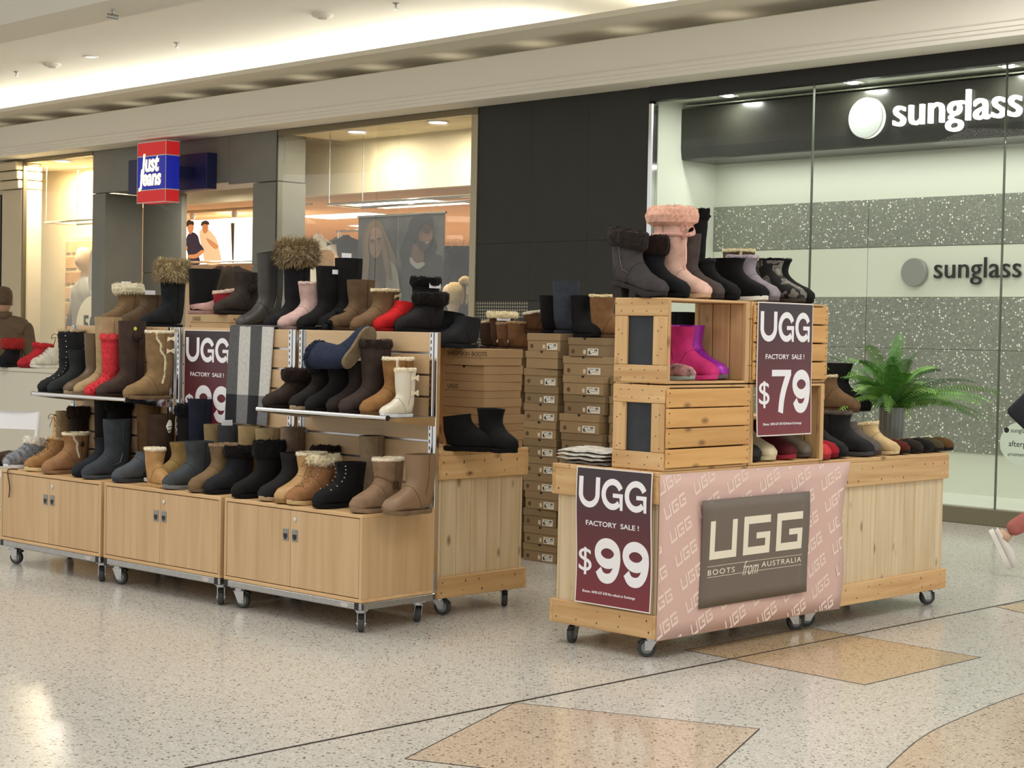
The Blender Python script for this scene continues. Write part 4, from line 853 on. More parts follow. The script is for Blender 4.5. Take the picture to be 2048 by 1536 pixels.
# ---- top row behind the slat wall
TY = .86
B('chestnut boot with thick cream cuff at the left of the top row', CAB, 262, TY, TOPZ, 572, (116, 92, 66), mode='shaft', cuff=((216, 206, 176), .07, .026, .016), opts=('card',), lean=.08)
B('brown boot with a white card squeezed in behind the cream cuffed boot', CAB, 306, TY+.05, TOPZ, 590, (90, 74, 56), mode='shaft', opts=('card',))
B('tall black boot with tan fur cuff left of the black flared boots', CAB, 346, TY, TOPZ, 530, (30, 32, 34), mode='shaft', cuff=((172, 154, 118), .10, .034, .04))
B('tall black boot with a flared folded top', CAB, 402, .80, TOPZ, 538, (24, 24, 24), mode='shaft', wide=3.6, opts=('plain',), rel=1.2)
xb_ = CAB.xat(379, .70, TOPZ); o = make_box('long kraft shoe box on top of the slat wall carrying the red boot', CAB.xat(458, .7, TOPZ)-xb_, .36, .085, KRAFT[4], lidh=.045, sticker=False, notch=False, logo='UGG', ends='AUSTRALIA'); at(o, CAB, xb_, .70, TOPZ)
bz = TOPZ+.086
B('pale pink fluffy slipper boot on the kraft box', CAB, 398, .78, bz, 614, (196, 158, 152), mode='shaft', style='slipper', H=.09, rel=1.0)
B('short raspberry red boot on the kraft box', CAB, 445, .84, bz, 583, (150, 44, 54), mode='shaft', trim=(214, 190, 170), rel=1.3, L=.25)
B('dark brown bow boot at the right end of the kraft box', CAB, 496, .88, bz, 545, (54, 46, 42), mode='shaft', opts=('bow', 'pom'))
B('tall dark grey leather heeled boot on the top row', CAB, 541, TY, TOPZ, 516, (52, 48, 44), mode='shaft', sole=(40, 36, 32), mat=S('grey_leather', 54, 50, 46, rough=.5, bump=.3, bs=30), opts=('heel', 'zip'))
B('tall black boot with a huge fluffy tan fur cuff', CAB, 594, TY, TOPZ, 492, (30, 29, 32), mode='shaft', cuff=((150, 132, 100), .11, .05, .05))
B('dusty pink fluffy boot beside the fur cuffed black boot', CAB, 626, TY-.05, TOPZ, 568, (188, 158, 150), mode='shaft', trim=(206, 180, 172))
B('tall slim black boot with a small white card', CAB, 660, TY-.02, TOPZ, 533, (24, 23, 23), mode='shaft', opts=('cardr',))
B('tall black boot with a white price card sticking out of the top', CAB, 697, TY+.06, TOPZ, 517, (22, 22, 22), mode='shaft', opts=('card',))
B('brown short boot with a seam on the top row', CAB, 722, TY, TOPZ, 560, (96, 76, 56), mode='shaft')
B('small black fluffy boot peeking over the slat wall', CAB, 690, .76, TOPZ, 632, (24, 26, 24), mode='shaft', opts=('fuzzy', 'plain'), L=.2)
B('little brown boot between the seamed boot and the bow boot', CAB, 741, .76, TOPZ, 617, (96, 78, 60), mode='shaft', L=.17)
B('brown boot with two pale bows on the top row', CAB, 771, TY-.06, TOPZ, 582, (108, 84, 60), mode='shaft', opts=('bow',), trim=(214, 196, 160))
B('bright red boot half hidden at the right of the top row', CAB, 814, TY+.02, TOPZ, 626, (184, 34, 36), mode='shaft')
B('black fluffy topped boot with a white card at the right of the top row', CAB, 852, TY+.1, TOPZ, 560, BLK, mode='shaft', cuff=((22, 22, 22), .05, .014, .012), opts=('cardr',))
B('black boot with a wide dark fur cuff right of the red boot', CAB, 862, TY-.04, TOPZ, 590, (32, 29, 30), mode='shaft', cuff=((28, 25, 24), .07, .026, .014))
B('black wide boot on the amber shoe boxes', CAB, 905, 1.02, zA, 622, (22, 22, 23), mode='shaft', wide=2.)
B('black boot lower down on the edge of the amber shoe boxes', CAB, 936, 1.0, zA, 652, (34, 34, 36), mode='shaft')
flat = make_box('flat kraft box lid under the dusty pink boot', CAB.xat(641, .70, TOPZ)-CAB.xat(556, .70, TOPZ), .12, .03, KRAFT[4], lidh=.02, sticker=False, notch=False); at(flat, CAB, CAB.xat(556, .69, TOPZ), .69, TOPZ)
# ---- on the shoe box stacks
ry = BY+.16
B('dark brown boot with rolled cream cuff and hanging white tag', CAB, 1000, ry+.05, zB, 628, (70, 48, 34), mode='shaft', rel=.9, cuff=((222, 206, 166), .045, .02, .012), opts=('cardr',), wide=2.)
B('left one of the two brown boots showing their heel labels', CAB, 1010, ry-.07, zB, 648, (104, 74, 50), mode='shaft', rel=1.1, opts=('tab',), trim=(150, 124, 96), L=.23)
B('right one of the two brown boots showing their heel labels', CAB, 1032, ry-.07, zB, 646, (110, 78, 52), mode='shaft', rel=1.0, opts=('tab',), trim=(160, 132, 100), L=.23)
B('very dark boot at the left edge of the left shoe box stack', CAB, 978, ry+.06, zB, 640, (56, 40, 30), mode='shaft', rel=.9, trim=(190, 170, 140))
B('brown mini boot with white wool edge on the tallest stack', CAB, 1064, ry, zC, 630, (84, 56, 36), mode='shaft', rel=.5, trim=(222, 210, 186), L=.24)
B('tall black boot left of the tall navy one on the stacks', CAB, 1101, ry-.02, zC, 591, (22, 22, 24), mode='shaft', rel=1.0)
B('very tall navy grey boot on the tallest stack of boxes', CAB, 1128, ry-.04, zC, 562, (56, 60, 68), mode='shaft', rel=1.1, wide=1.5)
B('black slouchy boot right of the tall navy boot', CAB, 1160, ry, zD2, 591, (24, 24, 24), mode='shaft', rel=-.35)
B('chestnut boot with cream wool and heel label beside the crate tower', CAB, 1202, ry-.02, zD2, 593, (120, 88, 58), mode='shaft', rel=.2, trim=(224, 206, 160), opts=('tab',))
# ---- on the pine cart behind the unit
cp = .846
B('wide black boot standing on the pine cart by the chrome post', CAB, 912, .72, cp, 826, (22, 22, 22), mode='shaft', wide=2.2, rel=.4, opts=('plain',))
B('black boot with toe to the right on the pine cart', CAB, 980, .84, cp, 817, (20, 20, 20), mode='shaft', rel=-.35)
# ---- on the crate tower
CT = .8455+.391+.385+.0015
RR = -PI/2
B('charcoal high heeled boot with fluffy cuff on the crate tower', CART, 1330, .05, CT, 480, (66, 62, 62), cuff=((44, 38, 36), .085, .02, .012), opts=('heel', 'zip'), sole=(50, 46, 46))
B('black boot with dark fur cuff beside the charcoal heeled boot', CART, 1374, .03, CT, 478, (24, 24, 26), cuff=((36, 26, 24), .09, .02, .012))
B('tall pale pink boot with satin ribbon and fluffy folded cuff', CART, 1417, .02, CT, 420, (222, 182, 164), cuff=((224, 172, 150), .09, .046, .012), opts=('ribbon',), sole=(196, 160, 130), trim=(224, 172, 150), wide=1.6)
B('tall black boot behind the pink boot', CART, 1452, .10, CT, 425, (26, 24, 24), cuff=((22, 20, 20), .05, .012, .012))
B('dark brown tall boot tucked between the pink and black boots', CART, 1444, .04, CT, 468, (76, 66, 62))
B('black mini boot with fringed top in the middle of the tower top', CART, 1475, .03, CT, 522, (24, 24, 24), trim=(40, 38, 38))
B('black mini boot with white sole on the tower top', CART, 1532, .0, CT, 517, (22, 22, 22), sole=(230, 226, 214), opts=('plain',))
B('lilac grey mini boot on the tower top', CART, 1554, .03, CT, 515, (146, 136, 142), trim=(180, 168, 172))
B('olive brown boot with cream opening behind the mini boots', CART, 1548, .13, CT, 503, (76, 66, 46), trim=(220, 204, 164), opts=('flap',))
def camo():
    m, n, l, b = nodes('camouflage'); tc = n.new('ShaderNodeTexCoord'); t_ = n.new('ShaderNodeTexNoise'); t_.inputs['Scale'].default_value = 17; t_.inputs['Detail'].default_value = 1; l.new(tc.outputs['Object'], t_.inputs[0]); r_ = n.new('ShaderNodeValToRGB'); r_.color_ramp.interpolation = 'CONSTANT'; e = r_.color_ramp.elements
    e[0].color = (*srgb(30, 28, 26), 1); e[1].position = .45; e[1].color = (*srgb(120, 116, 106), 1); x_ = e.new(.53); x_.color = (*srgb(92, 88, 80), 1); x_ = e.new(.6); x_.color = (*srgb(140, 134, 120), 1); l.new(t_.outputs[0], r_.inputs[0]); l.new(r_.outputs[0], b.inputs[0]); b.inputs['Roughness'].default_value = .85; return m
B('grey camouflage mini boot on the tower top', CART, 1607, .02, CT, 522, (90, 86, 78), mat=camo(), sole=(70, 64, 56))
B('black mini boot at the right end of the tower top', CART, 1624, .05, CT, 522, (24, 24, 22), trim=(30, 28, 28))
cu_ = .8455+.391+.013
B('hot pink boot in the upper open crate', CART, 1431, .0, cu_, 653, (196, 52, 112), sole=(206, 62, 124))
B('shiny purple boot behind the hot pink boot', CART, 1452, .05, cu_, 650, (150, 40, 150), mat=S('purple_foil', 168, 44, 176, rough=.35, metal=.3, bump=.2, bs=60), sole=(110, 100, 100))
B('floral slipper with pale sole at the front of the upper crate', CART, 1386, .0, cu_, None, (50, 40, 42), style='slipper', sole=(150, 158, 146), H=.09, mat=S('floral', 170, 120, 116, rough=.7, var=.8, vs=22), L=.24)
cl_ = .8455+.013
B('dark slipper at the left inside the lower open crate', CART, 1516, .01, cl_, None, (48, 44, 40), style='slipper', H=.09)
B('cream slipper inside the lower open crate', CART, 1547, .0, cl_, 845, (208, 192, 158), sole=(200, 186, 152), opts=('plain',))
B('burgundy boot inside the lower open crate', CART, 1588, .0, cl_, 835, (84, 32, 34), sole=(150, 46, 56))
B('grey brown slipper at the right inside the lower open crate', CART, 1618, .03, cl_, 850, (110, 98, 84))
B('black boot on the crate behind the tower', CART, 1352, .42, .8455+.3865, 624, (28, 28, 28), mode='shaft', rel=-1.2)
B('dark grey boot on the crate behind the tower', CART, 1376, .44, .8455+.3865, 638, (70, 66, 62), mode='shaft', rel=-1.3)
# ---- right half of the carts
B('red slipper with a white tag next to the lower crate', CART, 1657, -.0, cp, None, (196, 60, 66), style='slipper', H=.09)
B('dark red slipper beside the bright red one', CART, 1672, .03, cp, None, (150, 30, 40), style='slipper', H=.09)
B('black boot behind the red slippers', CART, 1692, .03, cp, 838, (34, 34, 34))
B('large charcoal boot with grey woolly top edge on the right cart', CART, 1742, .01, cp, 826, (36, 36, 38), trim=(92, 84, 76), sole=(70, 70, 72))
B('grey boot toe between the charcoal and sand boots', CART, 1758, .03, cp, 842, (92, 84, 78))
B('sand mini boot on the right cart', CART, 1796, .0, cp, 845, (204, 176, 130), trim=(226, 202, 160), sole=(206, 180, 136), L=.25)
B('cream mini boot behind the sand one', CART, 1786, .14, cp, 846, (208, 186, 140), trim=(232, 214, 172), L=.25)
for q_, (c_, lb_) in zip((1817, 1843, 1864, 1884, 1904), (((84, 36, 26), 'burgundy moccasin first in the slipper row beside the sand boot'), ((44, 40, 34), 'charcoal moccasin second in the slipper row'), ((26, 26, 26), 'black moccasin with a white label in the slipper row'), ((74, 68, 48), 'olive moccasin fourth in the slipper row'), ((96, 70, 40), 'brown moccasin with studded sole at the corner of the cart'))):
    B(lb_, CART, q_, .0, cp, None, c_, style='slipper', H=.08, L=.24, jit=.03, sole=(34, 30, 26), trim=(120, 100, 76))
rs = make_crate('small pine crate used as riser behind the charcoal boot', 'slats', L=.40, D=.30, H=.20, seed=12); at(rs, CART, 1.33, .33, cp)
B('brown mini boot with cream edge on the riser crate', CART, 1716, .34, cp+.202, 752, (112, 86, 60), trim=(214, 198, 164))
B('tall black boot at the back of the riser crate', CART, 1738, .40, cp+.202, 726, (30, 29, 29), wide=2.)
B('taupe boot lower left of the brown mini boot', CART, 1668, .28, cp, 800, (104, 88, 70))
# ================================================================ SIGNS, BANNER, SCARF
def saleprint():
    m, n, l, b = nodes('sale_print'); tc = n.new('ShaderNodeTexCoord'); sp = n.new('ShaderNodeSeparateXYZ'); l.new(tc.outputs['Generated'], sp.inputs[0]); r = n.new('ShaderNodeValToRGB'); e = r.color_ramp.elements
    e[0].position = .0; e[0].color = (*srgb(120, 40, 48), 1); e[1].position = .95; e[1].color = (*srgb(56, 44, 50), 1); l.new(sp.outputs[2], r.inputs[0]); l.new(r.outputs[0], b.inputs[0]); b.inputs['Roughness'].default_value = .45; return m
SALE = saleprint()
def fit(mb, x0, x1, z0, z1):
    xs = [v.x for v in mb.v]; zs_ = [v.z for v in mb.v]; a, b_ = min(xs), max(xs); c_, d_ = min(zs_), max(zs_)
    return mb.fn(lambda p: (x0+(p.x-a)/(b_-a)*(x1-x0), p.y, z0+(p.z-c_)/(d_-c_)*(z1-z0)))
def stroke(mb, pts, hw):
    pts = [Vector((p[0], p[1])) for p in pts]; v = []
    for i, p in enumerate(pts):
        d = (pts[min(i+1, len(pts)-1)]-pts[max(0, i-1)]).normalized(); n = Vector((-d.y, d.x))*hw; v.append((p-n, p+n))
    for i in range(len(v)-1): mb.prism([tuple(v[i][0]), tuple(v[i+1][0]), tuple(v[i+1][1]), tuple(v[i][1])], -.0004, .0004, 'y')
    return mb
def glyph(ch):
    m = MB(); el = lambda cx, cy, rx, ry, a0, a1, n=26: [(cx+rx*math.cos(math.radians(a0+(a1-a0)*i/n)), cy+ry*math.sin(math.radians(a0+(a1-a0)*i/n))) for i in range(n+1)]
    if ch == 'U': stroke(m, [(.09, 1), (.09, .7)]+el(.5, .44, .41, .36, 180, 360)+[(.91, .7), (.91, 1)], .102)
    if ch == 'G':
        stroke(m, el(.5, .5, .42, .405, 25, 318), .102); m.prism([(.52, .40), (.99, .40), (.99, .535), (.52, .535)], -.0004, .0004); m.prism([(.86, 0), (.985, 0), (.985, .41), (.835, .41)], -.0004, .0004)
    if ch == '9': stroke(m, el(.5, .675, .37, .245, 0, 360, 34), .12); stroke(m, spline([(.87, .70), (.87, .50), (.80, .27), (.66, .12), (.47, .075), (.28, .12), (.155, .27)], 5, False), .118)
    if ch == '7': m.prism([(.04, .85), (.96, .85), (.96, 1), (.04, 1)], -.0004, .0004); stroke(m, spline([(.84, .90), (.66, .62), (.52, .34), (.44, 0)], 6, False), .115)
    return m
def sale_sign(lbl, price, small, w_, h, bend):
    t = thing('sale_sign', lbl, 'sign', group='sale signs')
    def warp(p): return (p.x, p.y+bend(p.x/w_, p.z/h), p.z)
    def sheet(x0, x1, z0, z1, y0, y1):
        mb = MB(); N, Q = 6, 14; v = []
        for y in (y0, y1):
            for i in range(N+1):
                for j in range(Q+1): v.append((x0+(x1-x0)*i/N, y, z0+(z1-z0)*j/Q))
        f = []; k = (N+1)*(Q+1)
        for i in range(N):
            for j in range(Q): a = i*(Q+1)+j; f += [(a, a+Q+1, a+Q+2, a+1), (k+a, k+a+1, k+a+Q+2, k+a+Q+1)]
        for i in range(N): a = i*(Q+1); b_ = a+Q+1; f += [(a, k+a, k+b_, b_), (a+Q, b_+Q, k+b_+Q, k+a+Q)]
        for j in range(Q): a = j; b_ = N*(Q+1)+j; f += [(a, a+1, k+a+1, k+a), (b_, k+b_, k+b_+1, b_+1)]
        return mb.add(v, f).fn(warp)
    sheet(0, w_, 0, h, .0006, .003).build('board', S('sign_edge_white', 226, 218, 208, rough=.5), t)
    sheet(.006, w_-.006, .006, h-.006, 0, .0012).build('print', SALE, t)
    def tx(s_, x0, x1, z0, z1, bold, nm):
        for k, ch in enumerate(s_ if nm == 'letter' else [s_]):
            mb = glyph(ch) if ch in ('U', 'G', '9', '7') else text(ch, 1, bold, .0004)
            if nm == 'letter': g = (x1-x0)/len(s_); fit(mb, x0+g*k+g*.04, x0+g*(k+1)-g*.04, z0, z1)
            else: fit(mb, x0, x1, z0, z1)
            mb.fn(lambda p: (p.x*w_, -.0008 if p.y < 0 else -.0001, p.z*h)).fn(warp).build(nm, WHITE, t)
    tx('UGG', .03, .95, .705, .93, .03, 'letter'); tx('FACTORY  SALE !', .14, .84, .575, .612, .012, 'lettering')
    tx('$', .03, .22, .21, .41, .0, 'letter'); tx(price, .24, .98, .165, .495, .045, 'letter'); tx(small, .10, .80, .075, .10, .01, 'small_print')
    return t
# on the end of the near cart (faces local -x of the cart frame)
q0, q1 = CART.onx(1160, 931, -.016), CART.onx(1311, 947, -.016); q2, q3 = CART.onx(1146, 1203, -.016), CART.onx(1304, 1228, -.016)
w_ = q0[0]-q1[0]; h_ = (q0[1]+q1[1])/2-(q2[1]+q3[1])/2
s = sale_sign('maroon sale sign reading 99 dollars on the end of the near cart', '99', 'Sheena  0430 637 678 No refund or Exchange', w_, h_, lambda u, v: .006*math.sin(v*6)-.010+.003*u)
s.location = CART.w(-.006, (q0[0]+q2[0])/2+.004, (q2[1]+q3[1])/2); s.rotation_euler = (0, 0, CART.yaw-PI/2)
# on the crate tower
q0, q1, q2 = CART.ony(1521, 603, -.03), CART.ony(1631, 604, -.03), CART.ony(1526, 873, -.03)
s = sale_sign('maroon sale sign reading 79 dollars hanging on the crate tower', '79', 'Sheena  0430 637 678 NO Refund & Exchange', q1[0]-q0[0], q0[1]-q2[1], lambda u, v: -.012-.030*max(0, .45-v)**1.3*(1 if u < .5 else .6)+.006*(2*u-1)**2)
s.location = CART.w(q0[0], -.012, q2[1]); s.rotation_euler = (0, 0, CART.yaw)
# on the middle slat wall
yy = UD-.03
q0, q1 = CAB.ony(368, 659, yy), CAB.ony(464, 661, yy); w_ = q1[0]-q0[0]
s = sale_sign('maroon sale sign on the middle slat wall, its price half hidden by boots', '99', 'Sheena  0430 637 678 No refund or Exchange', w_, w_*1.42, lambda u, v: .0)
s.location = CAB.w(q0[0], yy+.003, q0[1]-w_*1.42); s.rotation_euler = (0, 0, CAB.yaw)
# striped scarf over the slat wall
q0, q1 = CAB.ony(465, 655, yy), CAB.ony(549, 655, yy); w_ = q1[0]-q0[0]; z1_ = UT+.012; z0_ = CAB.ony(500, 848, yy)[1]
t = thing('striped_scarf', 'grey and white striped wool scarf hung over the slat wall', 'scarf', CAB.w(q0[0], yy-.004, 0), CAB.yaw)
cols = ((92, 92, 92), (196, 194, 188), (84, 84, 84), (204, 202, 196)); sw = w_/4
for k in range(4):
    for (za, zb_, c_) in ((z0_+.16, z1_, cols[k]), (z0_, z0_+.16, (34, 34, 38) if k % 2 == 0 else (120, 120, 122))):
        r1, r2 = [], []; rings = []
        for j in range(11):
            z = za+(zb_-za)*j/10; xs_ = -.035*(1-(z-z0_)/(z1_-z0_)); f_ = [(k*sw+sw*i/4+xs_, -.010+.006*math.sin((k*4+i)*1.3+z*4), z) for i in range(5)]; rings.append(f_+[(x, y+.006, zz) for x, y, zz in f_[::-1]])
        MB().loft(rings).build('stripe', S('wool_%d_%d_%d' % c_, *c_, rough=1, var=.12, vs=80, bump=.4, bs=300), t, smooth=True, sharp=.9)
MB().cbox(0, w_, -.008, .05, z1_-.002, z1_+.008, .003).build('top_fold', S('wool_92_92_92', 92, 92, 92), t)
# pink banner with printed logos
PINK = S('banner_pink', 214, 178, 166, rough=.5); PRN = S('banner_print', 236, 212, 198, rough=.5); TAUPE = S('banner_taupe', 112, 100, 88, rough=.5); CREAM = S('logo_cream', 238, 230, 208, rough=.5)
BW, BH, BZ = 1.475, .742, .092
LOGO = {'U': [(0, .0, .18, 1), (.18, 0, .82, .2), (.82, 0, 1, 1)], 'G': [(0, 0, .18, 1), (.18, .8, 1, 1), (.18, 0, 1, .2), (.82, .2, 1, .56), (.48, .40, .82, .56)]}
def quads(x, z, w_, h, gap=.18, sh=0., ang=0.):
    out = []; cx = 0
    for ch in 'UGG':
        for a, b_, c_, d_ in LOGO[ch]:
            q = []
            for u_, v_ in ((a, b_), (c_, b_), (c_, d_), (a, d_)):
                X, Z = cx+u_*w_+sh*v_*h, v_*h; q.append((x+X*math.cos(ang)-Z*math.sin(ang), z+X*math.sin(ang)+Z*math.cos(ang)))
            out.append(q)
        cx += w_*(1+gap)
    return out
def clip(poly, x0, x1, z0, z1):
    for ax, lim, sg in ((0, x0, 1), (0, x1, -1), (1, z0, 1), (1, z1, -1)):
        o = []
        for i in range(len(poly)):
            p, q = poly[i], poly[(i+1) % len(poly)]; a, b_ = sg*(p[ax]-lim), sg*(q[ax]-lim)
            if a >= 0: o.append(p)
            if a*b_ < 0: k = a/(a-b_); o.append((p[0]+(q[0]-p[0])*k, p[1]+(q[1]-p[1])*k))
        poly = o
        if len(poly) < 3: return None
    return poly
def wav(x, z): return -.004-.004*math.sin(x*3.1+z*4)-.02*max(0, (x-1.25)/.22)**2*(.4+.6*abs(z/BH-.6))
t = thing('pink_banner', 'pink UGG banner wrapped along the long side of the carts', 'banner', CART.w(-.004, -.004, BZ), CART.yaw)
N, Q = 24, 10; v = []; f = []
for y in (0, .0016):
    for i in range(N+1):
        for j in range(Q+1):
            x, z = BW*i/N, BH*j/Q; x2 = x-(.045*(1-z/BH)**1.0*(i/N)**6)+.02*math.sin(z/BH*PI*2.2)*(i/N)**8; v.append((x2, wav(x, z)+y, z))
kk = (N+1)*(Q+1)
for i in range(N):
    for j in range(Q): a = i*(Q+1)+j; f += [(a, a+Q+1, a+Q+2, a+1), (kk+a, kk+a+1, kk+a+Q+2, kk+a+Q+1)]
for i in range(N): a = i*(Q+1); b_ = a+Q+1; f += [(a, kk+a, kk+b_, b_), (a+Q, b_+Q, kk+b_+Q, kk+a+Q)]
for j in range(Q): f += [(j, j+1, kk+j+1, kk+j), (N*(Q+1)+j, kk+N*(Q+1)+j, kk+N*(Q+1)+j+1, N*(Q+1)+j+1)]
MB().add(v, f).build('sheet', PINK, t, smooth=True)
pr = MB(); an = .40
for r_ in range(-22, 30):
    for c_ in range(-14, 26):
        x = c_*.212+r_*.042; z = c_*.10-r_*.109
        for q in quads(x, z, .048, .058, .2, .12, .44):
            p = clip(q, .004, BW-.012, .004, BH-.004)
            if p: pr.prism(p, -.0012, -.0004, 'y')
pr.fn(lambda p: (p.x-(.045*(1-p.z/BH)*(p.x/BW)**6), p.y+wav(p.x, p.z), p.z)).build('printed_pattern', PRN, t, kind='stuff')
# taupe centre board
(x0, _), (x1, _) = CART.ony(1398, 1100, -.012), CART.ony(1611, 1080, -.012); zt1 = (CART.ony(1400, 1001, -.012)[1]+CART.ony(1613, 982, -.012)[1])/2; zb1 = (CART.ony(1400, 1216, -.012)[1]+CART.ony(1607, 1184, -.012)[1])/2
t = thing('logo_board', 'dark taupe board with the cream UGG logo on the pink banner', 'sign', CART.w(x0, -.022, zb1), CART.yaw); lw, lh = x1-x0, zt1-zb1
wv = lambda x, z: .006*math.sin(z/lh*5)+.004*math.sin(x*5)
g = MB(); N, Q = 10, 10; v = []; f = []
for y in (0, .003):
    for i in range(N+1):
        for j in range(Q+1): x, z = lw*i/N, lh*j/Q; v.append((x+.012*math.sin(j/Q*PI), wv(x, z)+y, z))
kk = (N+1)*(Q+1)
for i in range(N):
    for j in range(Q): a = i*(Q+1)+j; f += [(a, a+Q+1, a+Q+2, a+1), (kk+a, kk+a+1, kk+a+Q+2, kk+a+Q+1)]
for i in range(N): a = i*(Q+1); b_ = a+Q+1; f += [(a, kk+a, kk+b_, b_), (a+Q, b_+Q, kk+b_+Q, kk+a+Q)]
for j in range(Q): f += [(j, j+1, kk+j+1, kk+j), (N*(Q+1)+j, kk+N*(Q+1)+j, kk+N*(Q+1)+j+1, N*(Q+1)+j+1)]
g.add(v, f).build('board', TAUPE, t, smooth=True)
wz = lambda p: (p.x+.012*math.sin(p.z/lh*PI), p.y+wv(p.x, p.z)-.0006, p.z)
cx = lw*.07
for ch in 'UGG':
    m_ = MB(); cw = lw*.245; chh = lh*(.36 if ch == 'U' else .37); z_ = lh*.44
    for a, b_, c_, d_ in LOGO[ch]:
        for i in range(3): m_.prism([(cx+(a+(c_-a)*i/3)*cw, z_+b_*chh), (cx+(a+(c_-a)*(i+1)/3)*cw, z_+b_*chh), (cx+(a+(c_-a)*(i+1)/3)*cw, z_+d_*chh), (cx+(a+(c_-a)*i/3)*cw, z_+d_*chh)], -.0008, 0, 'y')
    m_.fn(wz).build('logo_letter', CREAM, t); cx += cw+lw*.062
for z_ in (.375, .275): m_ = MB(); [m_.box(lw*(.06+.088*i), lw*(.06+.088*(i+1)), -.0008, 0, lh*z_, lh*z_+.0018) for i in range(10)]; m_.fn(wz).build('rule_line', CREAM, t)
fit(text('BOOTS', 1, 0, .0004, space=1.25), .065*lw, .31*lw, .295*lh, .345*lh).fn(wz).build('lettering', CREAM, t); fit(text('AUSTRALIA', 1, 0, .0004, space=1.2), .56*lw, .935*lw, .305*lh, .355*lh).fn(wz).build('lettering', CREAM, t); fit(text('from', 1, -.008, .0004, shear=.45), .385*lw, .53*lw, .25*lh, .385*lh).fn(wz).build('script_lettering', CREAM, t)
# ================================================================ CLOTHES SHOP: SIGN, POSTERS, STOCK
BLUE = emit('sign_blue', srgb(16, 30, 150), .55); NAVY = S('navy_panel', 28, 34, 84, rough=.5); RED = emit('sign_red', srgb(190, 30, 34), .5); EDGE = S('sign_edge', 226, 216, 210, rough=.4)
sx0, sx1, sz0, sz1, sya, syb = -5.955, -5.337, 2.955, 3.69, -.6, -.40
t = thing('blade_sign', 'lit red and blue box sign reading Just Jeans over the shop entrance', 'sign', STO.w(sx0, sya, sz0), STO.yaw); W_, H_, D_ = sx1-sx0, sz1-sz0, syb-sya
for a, b, m, nm in ((0, .205, RED, 'red_panel'), (.21, .765, BLUE, 'blue_panel'), (.77, 1., RED, 'red_panel')): MB().cbox(.004, W_-.004, .004, D_, a*H_, b*H_, .002).build(nm, m, t)
e = MB()
for zz in (0, .2075*H_, .7675*H_, H_): MB().box(0, W_, -.001, .004, zz-.006, zz+.006).box(W_-.004, W_+.001, .004, D_, zz-.006, zz+.006).build('edge_strip', EDGE, t)
for xx in (0, W_-.004): MB().box(xx, xx+.006, -.001, .005, 0, H_).build('edge_strip', EDGE, t)
LET = emit('letter_glow', (1, .98, .85), 1.6); LOUT = emit('letter_outline', (1, .8, .25), 1.2)
for s_, zz, xx, sc in (('Just', .52, .46, .30), ('Jeans', .29, .47, .275)):
    MB().join(text(s_, sc, .002, .003, 'CENTER', 1.0, .12, .8)).xf(mv(W_*xx, -.004, H_*zz)).build('lettering', LET, t)
    MB().join(text(s_, sc, .009, .001, 'CENTER', 1.0, .12, .8)).xf(mv(W_*xx, -.001, H_*zz)).build('lettering_outline', LOUT, t)
MB().box(.1, W_-.1, D_, .45, .30, .45).build('bracket', NAVY, t)
o = tag(MB().cbox(-6.86, -5.13, -.15, -.001, 3.135, 3.572, .004).build('sign_band', NAVY), 'dark navy box band mounted behind the lit box sign', 'sign'); o.matrix_world = STO.m
# left pilaster and dark door frame
CRMP = S('pilaster_cream', 214, 200, 172, rough=.7)
p_ = struct('wall_pilaster', MB().cbox(-10.35, -9.80, -.02, .3, 0, 3.35, .006), CRMP, STO)
for k in range(3): MB().cbox(-10.42-.0, -9.79+.0, -.08-.02*k, .3, 3.36+k*.13, 3.475+k*.13, .012).build('capital_band', CRMP, p_)
struct('wall_far_left', MB().box(-20, -10.35, .05, .3, 3.3, 3.78), CRMP, STO); struct('door_1', MB().cbox(-10.52, -10.42, .0, .08, 0, 3.3, .004).cbox(-12.4, -10.52, 0, .08, 3.18, 3.3, .004), S('door_black', 26, 24, 20, rough=.4), STO)
struct('window_7', MB().box(-12.4, -10.52, .03, .04, .05, 3.18), GL, STO); struct('wall_next_shop', MB().box(-20, -13.2, 1.2, 1.3, 0, 3.78), S('next_shop', 176, 180, 160, rough=.8), STO)
# lightbox poster inside the entrance
ly = 2.2
(xa, za), (xb2, zb2) = STO.ony(262, 434, ly), STO.ony(560, 534, ly)
zt_ = STO.ony(395, 440, ly)[1]; zl_ = STO.ony(395, 528, ly)[1]
t = thing('lightbox_poster', 'bright white lightbox poster of men in shirts inside the entrance', 'poster', STO.w(xa, ly, zl_), STO.yaw); PW, PH = xb2-xa, zt_-zl_
MB().cbox(0, PW, .01, .12, 0, PH, .004).build('lightbox', emit('lightbox_white', (1, .93, .78), 1.35), t)
def flat_(poly, m, par, y=0., nm='print', sp=True, n=5):
    q = spline(poly, n) if sp else poly
    return MB().prism([(x, z) for x, z in q], y-.002, y, 'y').build(nm, m, par)
def pm(c_, st=.55): return emit('print_%d_%d_%d' % c_, srgb(*c_), st)
def U(px_, py_): x, z = STO.ony(px_, py_, ly); return (x-xa, z-zl_)
def figure(parts, par, f, y0=.008):
    for i, (nm, c_, pts, sp) in enumerate(parts): flat_([f(*p) for p in pts], pm(c_) if c_ else WHITE, par, y0-.0025*i, nm, sp)
